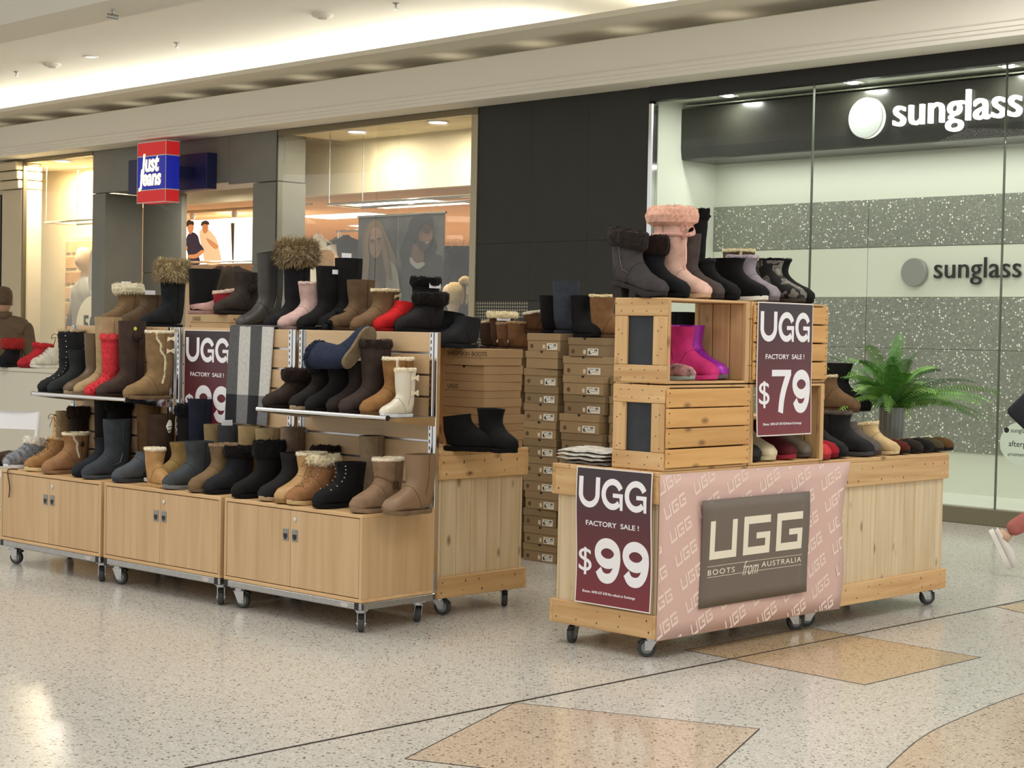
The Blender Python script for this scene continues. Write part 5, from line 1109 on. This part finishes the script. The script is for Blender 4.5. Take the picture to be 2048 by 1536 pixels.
figure((('white_shirt_man', (232, 206, 168), ((398, 466), (408, 456), (420, 462), (432, 478), (438, 500), (440, 526), (412, 528), (404, 500)), True),
        ('man_arm', (206, 150, 104), ((412, 476), (424, 482), (436, 492), (430, 498), (418, 488)), True), ('man_face', (196, 136, 92), ((404, 450), (410, 446), (416, 452), (414, 464), (407, 466)), True), ('man_hair', (60, 42, 30), ((402, 452), (404, 444), (412, 441), (418, 445), (417, 450), (409, 448)), True),
        ('navy_shirt', (34, 34, 62), ((374, 474), (380, 466), (388, 465), (396, 472), (400, 486), (408, 500), (402, 506), (398, 512), (400, 528), (378, 528), (376, 508), (372, 492)), True),
        ('forearm', (206, 146, 100), ((404, 500), (408, 504), (394, 516), (378, 516), (378, 510), (392, 508)), True), ('forearm', (206, 146, 100), ((372, 492), (376, 496), (370, 506), (364, 510), (364, 506)), True),
        ('face', (202, 140, 96), ((376, 452), (381, 447), (388, 450), (388, 460), (383, 468), (378, 464)), True), ('hair', (46, 32, 24), ((374, 454), (374, 445), (380, 440), (388, 443), (389, 450), (382, 449), (377, 452)), True)), t, U)
figure((('blue_jeans', (66, 74, 140), ((288, 470), (300, 466), (304, 490), (306, 524), (298, 524), (296, 496), (290, 486)), False), ('tank_top', (230, 214, 196), ((286, 452), (296, 446), (302, 458), (300, 470), (286, 474)), True), ('arm', (200, 146, 104), ((300, 446), (306, 436), (308, 438), (303, 454)), True)), t, U)
figure((('dark_wedge', (58, 46, 34), ((461, 446), (468, 446), (466, 526), (464, 526)), False),), t, U)
# track rail above the lightbox
o = thing('track_rail', 'pale ceiling track rail with small spot lamps inside the entrance', 'light', STO.w(-8.9, 1.75, zb-.001), STO.yaw); MB().cbox(0, 3.4, 0, .04, -.03, 0, .004).build('rail', CRM, o)
for k in range(3): MB().lathe([(.03, -.13), (.045, -.06), (.03, -.03)], 12, (.7+k*1.0, .02, 0)).build('spot_head', WHITE, o); MB().lathe([(.028, -.132), (.005, -.133)], 12, (.7+k*1.0, .02, 0)).build('spot_lens', DLG, o)
# couple poster in the right window
ly = .62
(xa, z1_), (xb2, _) = STO.ony(717, 436, ly), STO.ony(889, 428, ly); z0_ = 1.25; zl_ = z0_
t = thing('couple_poster', 'large hanging photo poster of a smiling blonde woman and dark haired man', 'poster', STO.w(xa, ly, z0_), STO.yaw); PW, PH = xb2-xa, z1_-z0_
MB().cbox(0, PW, 0, .012, 0, PH, .001).build('sheet', P('photo_blur', srgb(64, 61, 57), .6, var=.8, vs=2.6), t); MB().cyl((-.02, .006, PH+.012), (PW+.02, .006, PH+.012), .014, 10).build('top_rail', CHROME, t)
def pm(c_, st=0): return S('ph_%d_%d_%d' % c_, *[int(q*.6) for q in c_], rough=.7)
def U(px_, py_): x, z = STO.ony(px_, py_, ly); return (max(.004, min(PW-.004, x-xa)), max(.004, min(PH-.004, z-zl_)))
figure((('man_coat', (62, 58, 54), ((800, 560), (808, 500), (826, 486), (850, 492), (872, 508), (888, 530), (888, 700), (795, 700)), True), ('hood', (42, 38, 36), ((812, 470), (822, 456), (842, 470), (868, 478), (874, 496), (858, 512), (836, 514), (820, 506), (806, 530), (800, 500)), True),
        ('neck', (150, 102, 76), ((828, 488), (846, 494), (848, 520), (836, 528), (824, 518)), True), ('collar', (226, 222, 212), ((822, 514), (834, 526), (848, 524), (850, 530), (836, 538), (822, 526)), True), ('face', (182, 126, 94), ((834, 448), (846, 440), (860, 446), (866, 460), (866, 478), (860, 494), (850, 500), (838, 492), (832, 470)), True),
        ('beard', (74, 52, 40), ((836, 476), (844, 482), (860, 482), (865, 478), (860, 496), (850, 502), (840, 494)), True), ('smile', (206, 190, 170), ((852, 484), (861, 483), (858, 487), (854, 487)), True), ('brow', (60, 42, 32), ((848, 456), (864, 458), (863, 462), (848, 460)), True), ('eye', (40, 30, 26), ((853, 464), (859, 464), (858, 467), (853, 467)), True),
        ('hair', (44, 36, 32), ((826, 474), (820, 456), (826, 438), (840, 430), (860, 430), (870, 438), (866, 450), (858, 446), (850, 448), (842, 458), (836, 478)), True),
        ('woman_hair', (166, 132, 92), ((730, 520), (728, 480), (738, 452), (752, 440), (766, 448), (776, 470), (788, 500), (796, 530), (790, 600), (770, 600), (735, 610)), True), ('white_jacket', (216, 206, 182), ((728, 530), (740, 512), (752, 540), (768, 560), (774, 520), (786, 524), (798, 545), (806, 610), (806, 700), (724, 700)), True),
        ('top', (112, 92, 70), ((742, 520), (772, 516), (776, 560), (772, 700), (744, 700)), True), ('woman_face', (206, 164, 132), ((742, 474), (748, 458), (760, 456), (769, 470), (768, 496), (760, 514), (750, 514), (743, 498)), True),
        ('woman_smile', (214, 176, 152), ((751, 500), (763, 498), (759, 503), (754, 504)), True), ('woman_eye', (60, 46, 40), ((747, 480), (753, 479), (753, 482), (748, 483)), True), ('woman_eye', (60, 46, 40), ((760, 477), (766, 476), (766, 479), (761, 480)), True),
        ('hair_strand', (186, 152, 108), ((738, 470), (746, 458), (742, 490), (744, 520), (738, 580), (730, 560), (733, 510)), True), ('hair_strand', (178, 142, 100), ((768, 464), (776, 490), (784, 520), (786, 560), (776, 540), (770, 500)), True)), t, U, 0.)
# suspended silver frames on wires
def hang_frame(lbl, x0, x1, y0, y1, z):
    t = thing('suspended_display_rack', lbl, 'display frame', STO.w(x0, y0, z), STO.yaw, 'window hanging frames'); L, D = x1-x0, y1-y0
    for a, b in (((0, 0, 0), (L, 0, 0)), ((0, D, 0), (L, D, 0)), ((0, 0, 0), (0, D, 0)), ((L, 0, 0), (L, D, 0))): MB().cyl(a, b, .016, 8).build('bar', CHROME, t)
    for x, y in ((.03, 0), (L-.03, 0), (.03, D), (L-.03, D)): MB().cyl((x, y, 0), (x, y, 3.722-z), .006, 6).build('wire', CHROME, t)
z = STO.ony(800, 400, .25)[1]; hang_frame('silver hanging frame in the right clothes window', STO.ony(655, 408, .25)[0], -.75, .25, .75, z)
hang_frame('silver hanging frame in the left clothes window', STO.ony(90, 445, .3)[0], -8.0, .3, .8, STO.ony(120, 443, .3)[1])
# left window: wall panels, brick style panel, sale circle
bp_ = thing('brick_panel', 'beige block patterned panel behind the mannequin in the left window', 'panel', STO.w(STO.ony(130, 500, .945)[0], .945, 0), STO.yaw)
MB().cbox(0, 1.6, .02, .05, 0, 2.75, .004).build('board', CRM, bp_)
for j in range(12):
    for i in range(5):
        if 1.6-(i*.34-(.17 if j % 2 else 0)) < .1: continue
        x0 = max(.01, i*.34-(.17 if j % 2 else 0)); x1 = min(1.59, (i+1)*.34-(.17 if j % 2 else 0)-.03)
        if x1-x0 > .05: MB().cbox(x0, x1, 0, .02, .02+j*.225, .2+j*.225, .008).build('block', S('block_%d' % ((i*3+j) % 3), *((186, 148, 108), (204, 168, 124), (214, 182, 140))[(i*3+j) % 3], rough=.8), bp_)
x, z = STO.ony(186, 655, .61); t = thing('sale_circle', 'round white window sign reading 50% in the left shop window', 'sign', STO.w(x, .61, z), STO.yaw)
MB().prism([(.45*math.cos(2*PI*k/40), .45*math.sin(2*PI*k/40)) for k in range(40)], 0, .006, 'y').build('disc', S('disc_white', 236, 228, 206, rough=.6), t); text('50%', .36, .006, .001, 'CENTER').xf(mv(.03, -.002, -.08)).build('lettering', INK, t)
x, z = STO.ony(180, 540, .06); o = tag(MB().prism(spline([(-.1, -.22), (.06, -.24), (.08, .24), (-.06, .24)], 4), 0, .006).build('window_card', S('card_cream', 240, 234, 214, rough=.6)), 'pale card hanging by the grey jacket in the left window', 'card'); o.location = STO.w(x, .1, z); o.rotation_euler = (0, 0, STO.yaw)
# garments
def garment(par, c_, w_=.46, h=.72, th=.13, nm='garment', sl=True):
    rings = []
    for f_, ww, tt in ((0, .08, .05), (.03, .14, .07), (.08, .40, .09), (.16, .5, .11), (.5, .46, .13), (1., .5, .14)): rings.append([(w_*ww*math.copysign(abs(math.cos(a))**.7, math.cos(a)), th*tt*6*math.sin(a)*.5, -h*f_) for a in [2*PI*k/16 for k in range(16)]])
    m = S('cloth_%d_%d_%d' % c_, *c_, rough=.9, var=.12, vs=12); g = MB().loft(rings).build(nm, m, par, smooth=True)
    if sl:
        for s_ in (-1, 1): MB().tube([(s_*w_*.42, 0, -h*.1), (s_*w_*.56, 0, -h*.35), (s_*w_*.60, 0, -h*.8)], [.07, .06, .045], 10).build('sleeve', m, par, smooth=True)
    MB().tube([(0, 0, .0), (0, 0, .05), (.02, 0, .07), (0, 0, .085)], .004, 6).build('hanger_hook', CHROME, par)
    return g
def hung(lbl, px_, py_, y, c_, rel=0, w_=.46, h=.75, **k):
    x, z = STO.ony(px_, py_, y); t = thing('hanging_garment', lbl, 'clothes', STO.w(x, y, z), STO.yaw+rel, 'garments on shop rails'); garment(t, c_, w_, h, **k); return t
hung('bright white shirt dress hanging behind the fur cuffed boot', 636, 468, 1.6, (244, 236, 214), .2, .6, 1.5)
hung('charcoal jacket hanging left of the couple poster', 692, 470, 1.7, (56, 54, 52), .1, .62, .95); hung('grey jacket half behind the charcoal one', 676, 474, 1.9, (104, 96, 84), .2, .6, .9)
for k_, (px_, c_) in enumerate(((898, (44, 40, 36)), (912, (54, 48, 42)), (926, (36, 33, 30)), (938, (48, 44, 40)))): hung('dark jacket on the rail right of the couple poster, %s' % ordw[[1, 2, 3, 4][k_]-0] if k_ else 'dark jacket nearest the couple poster on the right rail', px_, 492, 2.2, c_, 1.1, .55, 1.1)
for k_, (px_, c_) in enumerate(((296, (90, 74, 56)), (308, (64, 54, 44)), (440, (58, 48, 40)), (458, (70, 58, 46)), (474, (50, 44, 38)))): hung(['brown jacket at the left of the entrance rail', 'dark brown jacket beside the column in the entrance', 'dark jacket behind the raspberry boot', 'brown leather jacket right of the raspberry boot', 'dark coat at the end of the entrance rail'][k_], px_, 532, 1.5, c_, .5, .5, .8)
for x0, x1, y, py_, lb in ((-4.9, -3.0, 1.7, 462, 'behind the right window'), (-8.9, -5.6, 1.5, 524, 'inside the entrance')):
    z = STO.ony(690 if x0 > -5 else 400, py_, y)[1]; t = thing('clothes_rail', 'chrome clothes rail '+lb, 'rail', STO.w(x0, y, z), STO.yaw, 'clothes rails'); MB().cyl((0, 0, 0), (x1-x0, 0, 0), .014, 8).build('bar', CHROME, t)
    for xx in (.05, x1-x0-.05): MB().cyl((xx, 0, 0), (xx, 0, -z+.004), .014, 8).build('stand', CHROME, t)
# mannequins
def mannequin(lbl, px_, py_, y, skin, hair, cloth, face=0, pony=False):
    x, z = STO.ony(px_, py_, y); s = z/1.66                 # py_: eye level
    t = thing('mannequin', lbl, 'mannequin', STO.w(x, y, 0), STO.yaw+face, 'shop window mannequins'); sm = S('mann_%d' % skin[0], *skin, rough=.5)
    prof = [(.0, 1.80), (.045, 1.795), (.075, 1.765), (.086, 1.72), (.086, 1.68), (.078, 1.63), (.066, 1.58), (.05, 1.555), (.048, 1.50), (.052, 1.47)]
    hd = MB().loft([[(r_*1.05*math.cos(a)+(.02 if zz > 1.6 else .0)+(.018*max(0, math.cos(a))**8 if 1.60 < zz < 1.70 else 0), r_*.86*math.sin(a), zz) for a in [2*PI*k/18 for k in range(18)]] for r_, zz in prof[1:]]); hd.build('head', sm, t, smooth=True)
    for s_ in (-1, 1): MB().ball((.1, s_*.03, 1.675), .011, 8, (.5, 1, .6)).build('eye', S('mann_eye', 60, 48, 40, rough=.3), t)
    MB().ball((.100, 0, 1.61), .014, 8, (.6, 1.5, .5)).build('lips', S('mann_lip', 176, 110, 96, rough=.4), t)
    if hair:
        h_ = MB().loft([[(-.012+r_*math.cos(a)*(1 if math.cos(a) < .2 else .86), r_*.93*math.sin(a), zz) for a in [2*PI*k/18 for k in range(18)]] for r_, zz in ((.088, 1.60), (.098, 1.66), (.1, 1.72), (.09, 1.775), (.05, 1.815), (.01, 1.82))])
        if pony: h_.tube(spline([(-.06, 0, 1.80), (-.12, 0, 1.85), (-.16, 0, 1.80), (-.16, 0, 1.68), (-.14, 0, 1.6)], 5, False), [.02]*2+[.035]*8+[.03]*6+[.02]*3+[.01]*2, 10)
        h_.build('hair', fur(*hair), t, smooth=True)
    cm = S('cloth_%d_%d_%d' % cloth, *cloth, rough=.9, var=.12, vs=12)
    MB().loft([[(a_*math.cos(q), b_*math.sin(q), zz) for q in [2*PI*k/20 for k in range(20)]] for a_, b_, zz in ((.05, .055, 1.50), (.075, .10, 1.46), (.10, .19, 1.40), (.115, .215, 1.30), (.11, .18, 1.1), (.12, .19, .95), (.12, .20, .8))]).build('jacket', cm, t, smooth=True)
    for s_ in (-1, 1):
        MB().tube([(0, s_*.19, 1.40), (-.01, s_*.25, 1.18), (.05, s_*.25, .92)], [.062, .055, .042], 12).build('sleeve', cm, t, smooth=True); MB().tube([(0, s_*.085, .82), (.01, s_*.09, .45), (0, s_*.09, .08)], [.085, .06, .04], 12).build('leg', S('mann_trouser', 48, 46, 50, rough=.9), t, smooth=True)
        MB().ball((.05, s_*.09, .05), .05, 10, (2.0, .8, .8)).build('shoe', BLACK, t, smooth=True)
    MB().lathe([(.18, .002), (.18, .012), (.02, .014)], 20).build('base', CHROME, t)
    t.scale = (s, s, s); return t
mannequin('pale mannequin with blonde ponytail right of the couple poster', 906, 596, .6, (226, 196, 160), (206, 176, 124), (40, 36, 34), 3.7, True)
mannequin('mannequin with short blonde hair seen behind the tall black boots', 655, 534, 1.3, (214, 180, 140), (168, 132, 84), (70, 64, 58), 1.2)
mannequin('mannequin in a grey denim jacket in the left shop window', 172, 522, .78, (226, 204, 170), None, (150, 146, 138), -1.6)
# ================================================================ DESK, CHAIR, FERN, BAGS, PEOPLE
DESK = S('desk_white', 206, 200, 182, rough=.6)
dx = CAB.xat(158, 2.0, .9); dz = 1.09
t = thing('white_counter', 'plain off-white service counter left of the slat wall', 'counter', CAB.w(dx, 2.0, 0), CAB.yaw)
MB().cbox(-2.2, 0, 0, .03, 0, dz-.03, .003).build('front_panel', DESK, t); MB().cbox(-2.22, .02, -.01, .6, dz-.03, dz, .004).build('counter_top', DESK, t); MB().cbox(-.03, 0, .03, .58, 0, dz-.03, .003).build('side_panel', DESK, t); MB().cbox(-2.2, -2.17, .03, .58, 0, dz-.03, .003).build('side_panel', DESK, t)
B('black boot with red fur cuff on the white counter', CAB, 26, 2.12, dz, 680, (26, 26, 28), mode='shaft', rel=-1.0, cuff=((150, 44, 42), .09, .03, .014), sole=(30, 30, 30))
B('red fluffy boot on the white counter', CAB, 86, 2.22, dz, 688, (176, 44, 52), mode='shaft', cuff=((190, 52, 58), .04, .02, .014), opts=('plain',))
B('white ankle boot with thick sole on the white counter', CAB, 58, 2.06, dz, 702, (216, 210, 196), sole=(228, 224, 214), style='lace')
# white folding chair in front of the counter
P0 = CAB.onz(24, 822, .86); CH = S('chair_white', 232, 232, 232, rough=.5)
t = thing('folding_chair', 'white folding chair at the left edge before the counter', 'chair', CAB.w(P0.x, P0.y, 0), CAB.yaw+.5)
for s_ in (-1, 1):
    MB().tube([(s_*.2, .0, .86), (s_*.2, -.06, .45), (s_*.2, -.2, .005)], .016, 8).build('front_leg', CH, t); MB().tube([(s_*.175, -.12, .45), (s_*.175, .26, .005)], .014, 8).build('rear_leg', CH, t)
MB().loft([[(x, y0-.05*(1-(x/.2)**2)*-1*.3+d_, z) for x in (-.2, -.1, 0, .1, .2)] for y0, d_, z in ((0, 0, .86), (-.015, 0, .74), (-.015, .016, .74), (0, .016, .86))], True, True, False).build('backrest', CH, t)
MB().cbox(-.19, .19, -.3, .06, .43, .455, .006).build('seat', CH, t); MB().cyl((-.2, -.13, .2), (.2, -.13, .2), .009, 8).build('stretcher', CH, t)
# fern in a grey glass vase
fp = CART.onz(1778, 872, .846); fy_ = .36; fx = CART.xat(1782, fy_, .846)
t = thing('fern_plant', 'green potted fern in a ribbed grey vase on the right cart', 'plant', CART.w(fx, fy_, .8455), CART.yaw)
MB().loft([[((r_+.003*(k % 2))*math.cos(2*PI*k/36), (r_+.003*(k % 2))*math.sin(2*PI*k/36), z) for k in range(36)] for r_, z in ((.05, 0), (.062, .02), (.068, .12), (.07, .23), (.066, .23), (.06, .18))]).build('vase', S('vase_grey', 112, 116, 108, rough=.25), t)
MB().lathe([(.066, .21), (.03, .225), (.005, .228)], 16).build('moss', S('moss', 52, 62, 30, rough=1), t)
FG = [S('fern_%d' % i, *c_, rough=.55, var=.25, vs=18) for i, c_ in enumerate(((104, 156, 58), (78, 132, 52), (136, 184, 82), (54, 98, 46)))]
rf = random.Random(5)
for q in range(54):
    az = 2.39996*q+rf.uniform(-.2, .2); ln = rf.uniform(.40, .66); el = rf.uniform(.45, 1.42); dr = Vector((math.cos(az), math.sin(az), 0)); pts = []
    for k in range(15):
        u_ = k/14; s_ = ln*u_; pts.append(Vector((0, 0, .22))+dr*(s_*math.cos(el)+.10*u_*u_*math.sin(el))+Vector((0, 0, s_*math.sin(el)-.27*u_**2.2*(1.15-.3*el/1.3))))
    m_ = MB().tube(pts, [.0022*(1-.8*k/14)+.0004 for k in range(15)], 5)
    sd_ = (dr.cross(Vector((0, 0, 1))).normalized()+Vector((0, 0, rf.uniform(-.9, .9)))).normalized()
    for k in range(3, 36):
        u_ = k/36; i = u_*14; a = int(i); p = pts[a].lerp(pts[min(14, a+1)], i-a); tn = (pts[min(14, a+1)]-pts[max(0, a-1)]).normalized(); l_ = .072*math.sin(min(1, u_*1.5+.25)*PI*.62)*(1.1-.75*u_**2)
        for s_ in (-1, 1):
            d_ = (sd_*s_*.92+tn*.38+Vector((0, 0, -.30))).normalized(); w2 = tn*.0042; e = p+d_*l_
            m_.add([p-w2*.6, p+d_*l_*.45-w2, e, p+d_*l_*.45+w2, p+w2*.6], [(0, 1, 2, 3, 4)])
    m_.build('frond', FG[rf.choice((0, 0, 1, 1, 2, 3))], t)
# folded tote bags on the near cart corner
FAB = [S('tote_%d' % i, *c_, rough=.9, var=.3, vs=30) for i, c_ in enumerate(((206, 202, 192), (176, 170, 158), (96, 90, 82)))]
x0 = CART.onz(1112, 915, .846)
for k, lb in enumerate(('bottom one of the folded grey patterned bags on the cart corner', 'second of the folded pale bags on the cart corner', 'third folded white bag in the pile on the cart corner', 'topmost folded white bag on the cart corner')):
    rings = []
    for i in range(9):
        y = .02+i*.3/8; zz = .003*math.sin(i*1.7+k); th = .012*(1 if 0 < i < 8 else .3)
        rings.append([(.01, y, zz), (.12, y, zz-.0), (.24, y, zz), (.24, y, zz+th), (.12, y, zz+th+.004), (.01, y, zz+th*.8)])
    o = tag(MB().loft(rings).build('folded_bag', FAB[(2, 1, 0, 0)[k]], None, smooth=True, sharp=.8), lb, 'bag', 'folded bags'); at(o, CART, .015+.004*k, .315+.012*((k*2) % 3), .848+k*.0185, .04*(k-1.5))
# white folded blanket behind the slippers
t = MB(); rings = []
for i in range(8): x = i*.38/7; rings.append([(x, 0, 0), (x, .16, 0), (x, .17, .03+.01*math.sin(i)), (x, .08, .045+.008*math.sin(i*2)), (x, -.01, .03)])
o = tag(t.loft(rings).build('folded_blanket', fur(214, 206, 186), None, smooth=True), 'cream folded sheepskin blanket behind the slipper row', 'blanket'); at(o, CART, CART.xat(1800, .36, .87), .30, .846, .05)
# ---- people
def skin(name, V, E, R_, m, par, sub=2, root=0):
    me = bpy.data.meshes.new(name); me.from_pydata(V, E, []); o = bpy.data.objects.new(name, me); C.objects.link(o); o.parent = par; me.materials.append(m)
    md = o.modifiers.new('skin', 'SKIN'); md.use_smooth_shade = True
    for i, v_ in enumerate(me.skin_vertices[0].data): r_ = R_[i]; v_.radius = r_ if isinstance(r_, tuple) else (r_, r_); v_.use_root = (i == root)
    s_ = o.modifiers.new('sub', 'SUBSURF'); s_.levels = sub; s_.render_levels = sub; return o
def chain(n, s=0): return [(i+s, i+s+1) for i in range(n-1)]
def head(par, z, skin_c, hair_c, bald=.0):
    sm = S('skin_%d' % skin_c[0], *skin_c, rough=.55); prof = [(.045, 0), (.062, .03), (.078, .075), (.088, .12), (.09, .165), (.082, .205), (.055, .235), (.02, .247)]
    MB().loft([[(r_*1.1*math.cos(a)+(.022*max(0, math.cos(a))**10 if .07 < zz < .13 else 0), r_*.86*math.sin(a), z+zz) for a in [2*PI*k/20 for k in range(20)]] for r_, zz in prof]).build('head', sm, par, smooth=True)
    for s_ in (-1, 1): MB().ball((-.005, s_*.08, z+.11), .026, 10, (.7, .4, 1.2)).build('ear', sm, par, smooth=True); MB().ball((.088, s_*.03, z+.135), .011, 8, (.5, 1.2, .7)).build('eye', S('eye_dark', 40, 32, 28, rough=.2), par)
    MB().ball((.087, 0, z+.055), .016, 8, (.5, 1.5, .45)).build('mouth', S('lips', 150, 90, 80, rough=.5), par)
    MB().loft([[(r_*1.1*math.cos(a)*(1.02 if math.cos(a) < .3 else .92)-.006, r_*.88*math.sin(a), z+zz) for a in [2*PI*k/20 for k in range(20)]] for r_, zz in ((.084, .085), (.094, .13), (.096, .17), (.088, .212), (.06, .243), (.015, .255))]).build('hair', fur(*hair_c), par, smooth=True)
def hand(par, o, d, m):
    d = Vector(d).normalized(); o = Vector(o); s_ = d.orthogonal().normalized(); V = [tuple(o), tuple(o+d*.05), tuple(o+d*.085)]; E = [(0, 1), (1, 2)]; R_ = [.022, (.034, .016), (.034, .015)]
    for k, (f_, l_) in enumerate(((-.027, .062), (-.009, .074), (.009, .07), (.026, .055))):
        b_ = o+d*.088+s_*f_; n = len(V); V += [tuple(b_), tuple(b_+d*l_*.5+s_.cross(d)*.006), tuple(b_+d*l_*.85+s_.cross(d)*.02)]; E += [(2, n), (n, n+1), (n+1, n+2)]; R_ += [.010, .009, .007]
    n = len(V); V += [tuple(o+d*.04+s_*-.04), tuple(o+d*.075+s_*-.055)]; E += [(1, n), (n, n+1)]; R_ += [.011, .008]
    return skin('hand', V, E, R_, m, par, 1)
# man in a brown coat at the left edge, seen from behind
Pm = Vector((0, 0, HC))+ray(6, 640)*15.3; t = thing('person', 'person in a brown coat seen from behind at the left edge', 'person', (Pm.x, Pm.y, 0), 1.75)
COAT = S('brown_coat', 96, 78, 58, rough=.95, var=.1, vs=20); DENIM = S('dark_trousers', 40, 40, 46, rough=.9); sk = S('skin_180', 180, 140, 112, rough=.55)
V = [(0, 0, .95), (0, 0, 1.15), (.0, 0, 1.35), (-.01, 0, 1.46), (0, 0, 1.53), (0, .19, 1.43), (-.01, .25, 1.17), (.07, .25, .94), (0, -.19, 1.43), (-.01, -.25, 1.17), (.07, -.25, .94), (0, 0, .72)]
skin('coat', V, [(0, 1), (1, 2), (2, 3), (3, 4), (3, 5), (5, 6), (6, 7), (3, 8), (8, 9), (9, 10), (0, 11)], [(.15, .2), (.14, .19), (.14, .2), (.1, .13), .07, .085, .065, .05, .085, .065, .05, (.16, .2)], COAT, t)
MB().lathe([(.075, 1.49), (.082, 1.53), (.078, 1.555), (.066, 1.55)], 16, (-.005, 0, 0)).build('collar', COAT, t, smooth=True)
V = [(0, 0, .9), (0, .09, .86), (.01, .10, .48), (-.02, .10, .08), (0, -.09, .86), (.01, -.10, .48), (-.02, -.10, .08)]; skin('trousers', V, [(0, 1), (1, 2), (2, 3), (0, 4), (4, 5), (5, 6)], [.13, .10, .07, .055, .10, .07, .055], DENIM, t)
for s_ in (-1, 1): MB().ball((.04, s_*.1, .05), .05, 12, (2.4, .9, .95)).build('shoe', BLACK, t, smooth=True); hand(t, (.075, s_*.25, .93), (.1, 0, -1), sk)
MB().cyl((-.005, 0, 1.45), (0, 0, 1.56), .055, 14).build('neck', sk, t, smooth=True); head(t, 1.53, (180, 140, 112), (92, 76, 62))
# walker leaving the picture at the right edge
Pw = onz(1998, 1128, .06); t = thing('person', 'person in rose trousers walking out at the right edge with a navy bag', 'person', (Pw.x+.47, Pw.y-.10, 0), -.25)
ROSE = S('rose_trousers', 176, 104, 96, rough=.9, var=.08, vs=20); TOP = S('navy_top', 34, 36, 46, rough=.95); sk2 = S('skin_205', 205, 165, 138, rough=.55)
V = [(0, 0, .90), (0, .085, .86), (.20, .09, .48), (.26, .09, .12), (0, -.085, .86), (-.10, -.09, .50), (-.44, -.09, .27)]; skin('trousers', V, [(0, 1), (1, 2), (2, 3), (0, 4), (4, 5), (5, 6)], [.125, .095, .066, .056, .095, .066, .056], ROSE, t)
BM = Matrix.Translation(Vector((0, 0, HC))+ray(2056, 866)*10.35) @ Matrix.Rotation(-.2, 4, 'Z') @ Matrix.Rotation(.75, 4, 'Y')
PM = Matrix.Translation((Pw.x+.47, Pw.y-.10, 0)) @ Matrix.Rotation(-.25, 4, 'Z'); HD = PM.inverted() @ (BM @ Vector((0, 0, .40))); HW = HD+Vector((.14, .0, .02)); HE = HD+Vector((-.10, -.01, -.05))
V = [(0, 0, .92), (0, 0, 1.1), (.01, 0, 1.28), (.01, 0, 1.40), (.02, 0, 1.47), (.01, .17, 1.37), (-.06, .22, 1.13), (.04, .23, .93), (.01, -.17, 1.37), tuple(HE), tuple(HW)]
skin('top', V, [(0, 1), (1, 2), (2, 3), (3, 4), (3, 5), (5, 6), (6, 7), (3, 8), (8, 9), (9, 10)], [(.13, .16), (.12, .15), (.12, .17), (.09, .11), .055, .07, .052, .042, .07, .052, .042], TOP, t)
MB().cyl((.02, 0, 1.42), (.025, 0, 1.52), .045, 14).build('neck', sk2, t, smooth=True); head(t, 1.49, (205, 165, 138), (70, 50, 38))
SHW = S('white_shoe', 222, 216, 208, rough=.6)
def shoe(M_, nm='shoe'):
    so = [(x-.08, y) for x, y in SOLEO]; ol = so+[(x, -y) for x, y in so[-2:0:-1]]
    o = MB().loft([[(x*s_, y*s_, z) for x, y in ol] for z, s_ in ((0, .97), (.012, 1.), (.03, 1.0))]).xf(M_).build('shoe_sole', S('sole_white', 232, 228, 220, rough=.6), t, smooth=True, sharp=.7)
    MB().loft([[(p.x-.08, p.y, p.z+.008) for p in ringpts(T, Bq, w__, 16, .8)] for T, Bq, w__ in [((a[0], a[1]*.9), b_, c__) for a, b_, c__ in SLIP]]).xf(M_).build('shoe', SHW, t, smooth=True)
shoe(mv(.27, .09, .0)); shoe(mv(-.515, -.09, .205, 0, 1.1))
MB().cyl((-.44, -.09, .27), (-.47, -.09, .22), .04, 12).build('ankle', sk2, t, smooth=True)
hand(t, (.045, .235, .92), (.15, 0, -1), sk2); hand(t, tuple(HW), (1, 0, .15), sk2)
bg = thing('tote_bag', 'navy tote bag carried at the right edge of the picture', 'bag'); NB = S('navy_bag', 30, 32, 40, rough=.85, var=.15, vs=12)
MB().loft([[(a_*math.copysign(abs(math.cos(q))**.6, math.cos(q)), b_*math.copysign(abs(math.sin(q))**.6, math.sin(q)), z) for q in [2*PI*k/20 for k in range(20)]] for a_, b_, z in ((.17, .05, 0), (.19, .06, .02), (.19, .06, .24), (.17, .045, .30))]).build('body', NB, bg, smooth=True)
for s_ in (-1, 1): MB().tube(spline([(-.09, s_*.045, .28), (-.07, s_*.03, .36), (0, s_*.01, .40), (.07, s_*.03, .36), (.09, s_*.045, .28)], 4, False), .009, 8).build('handle', NB, bg, smooth=True)
bg.matrix_world = BM

lp = CAB.w(CAB.xat(17, -.008, .57), -.008, 0)
o = tag(MB().tube(spline([(0, .06, .574), (0, .0, .575), (.002, -.004, .54), (.02, -.003, .47), (.012, -.003, .41)], 5, False), .004, 6).build('shoelace', S('lace_brown', 84, 60, 38, rough=.8), None, smooth=True), 'loose brown lace hanging over the front of the left cabinet', 'lace'); o.location = lp; o.rotation_euler = (0, 0, CAB.yaw)
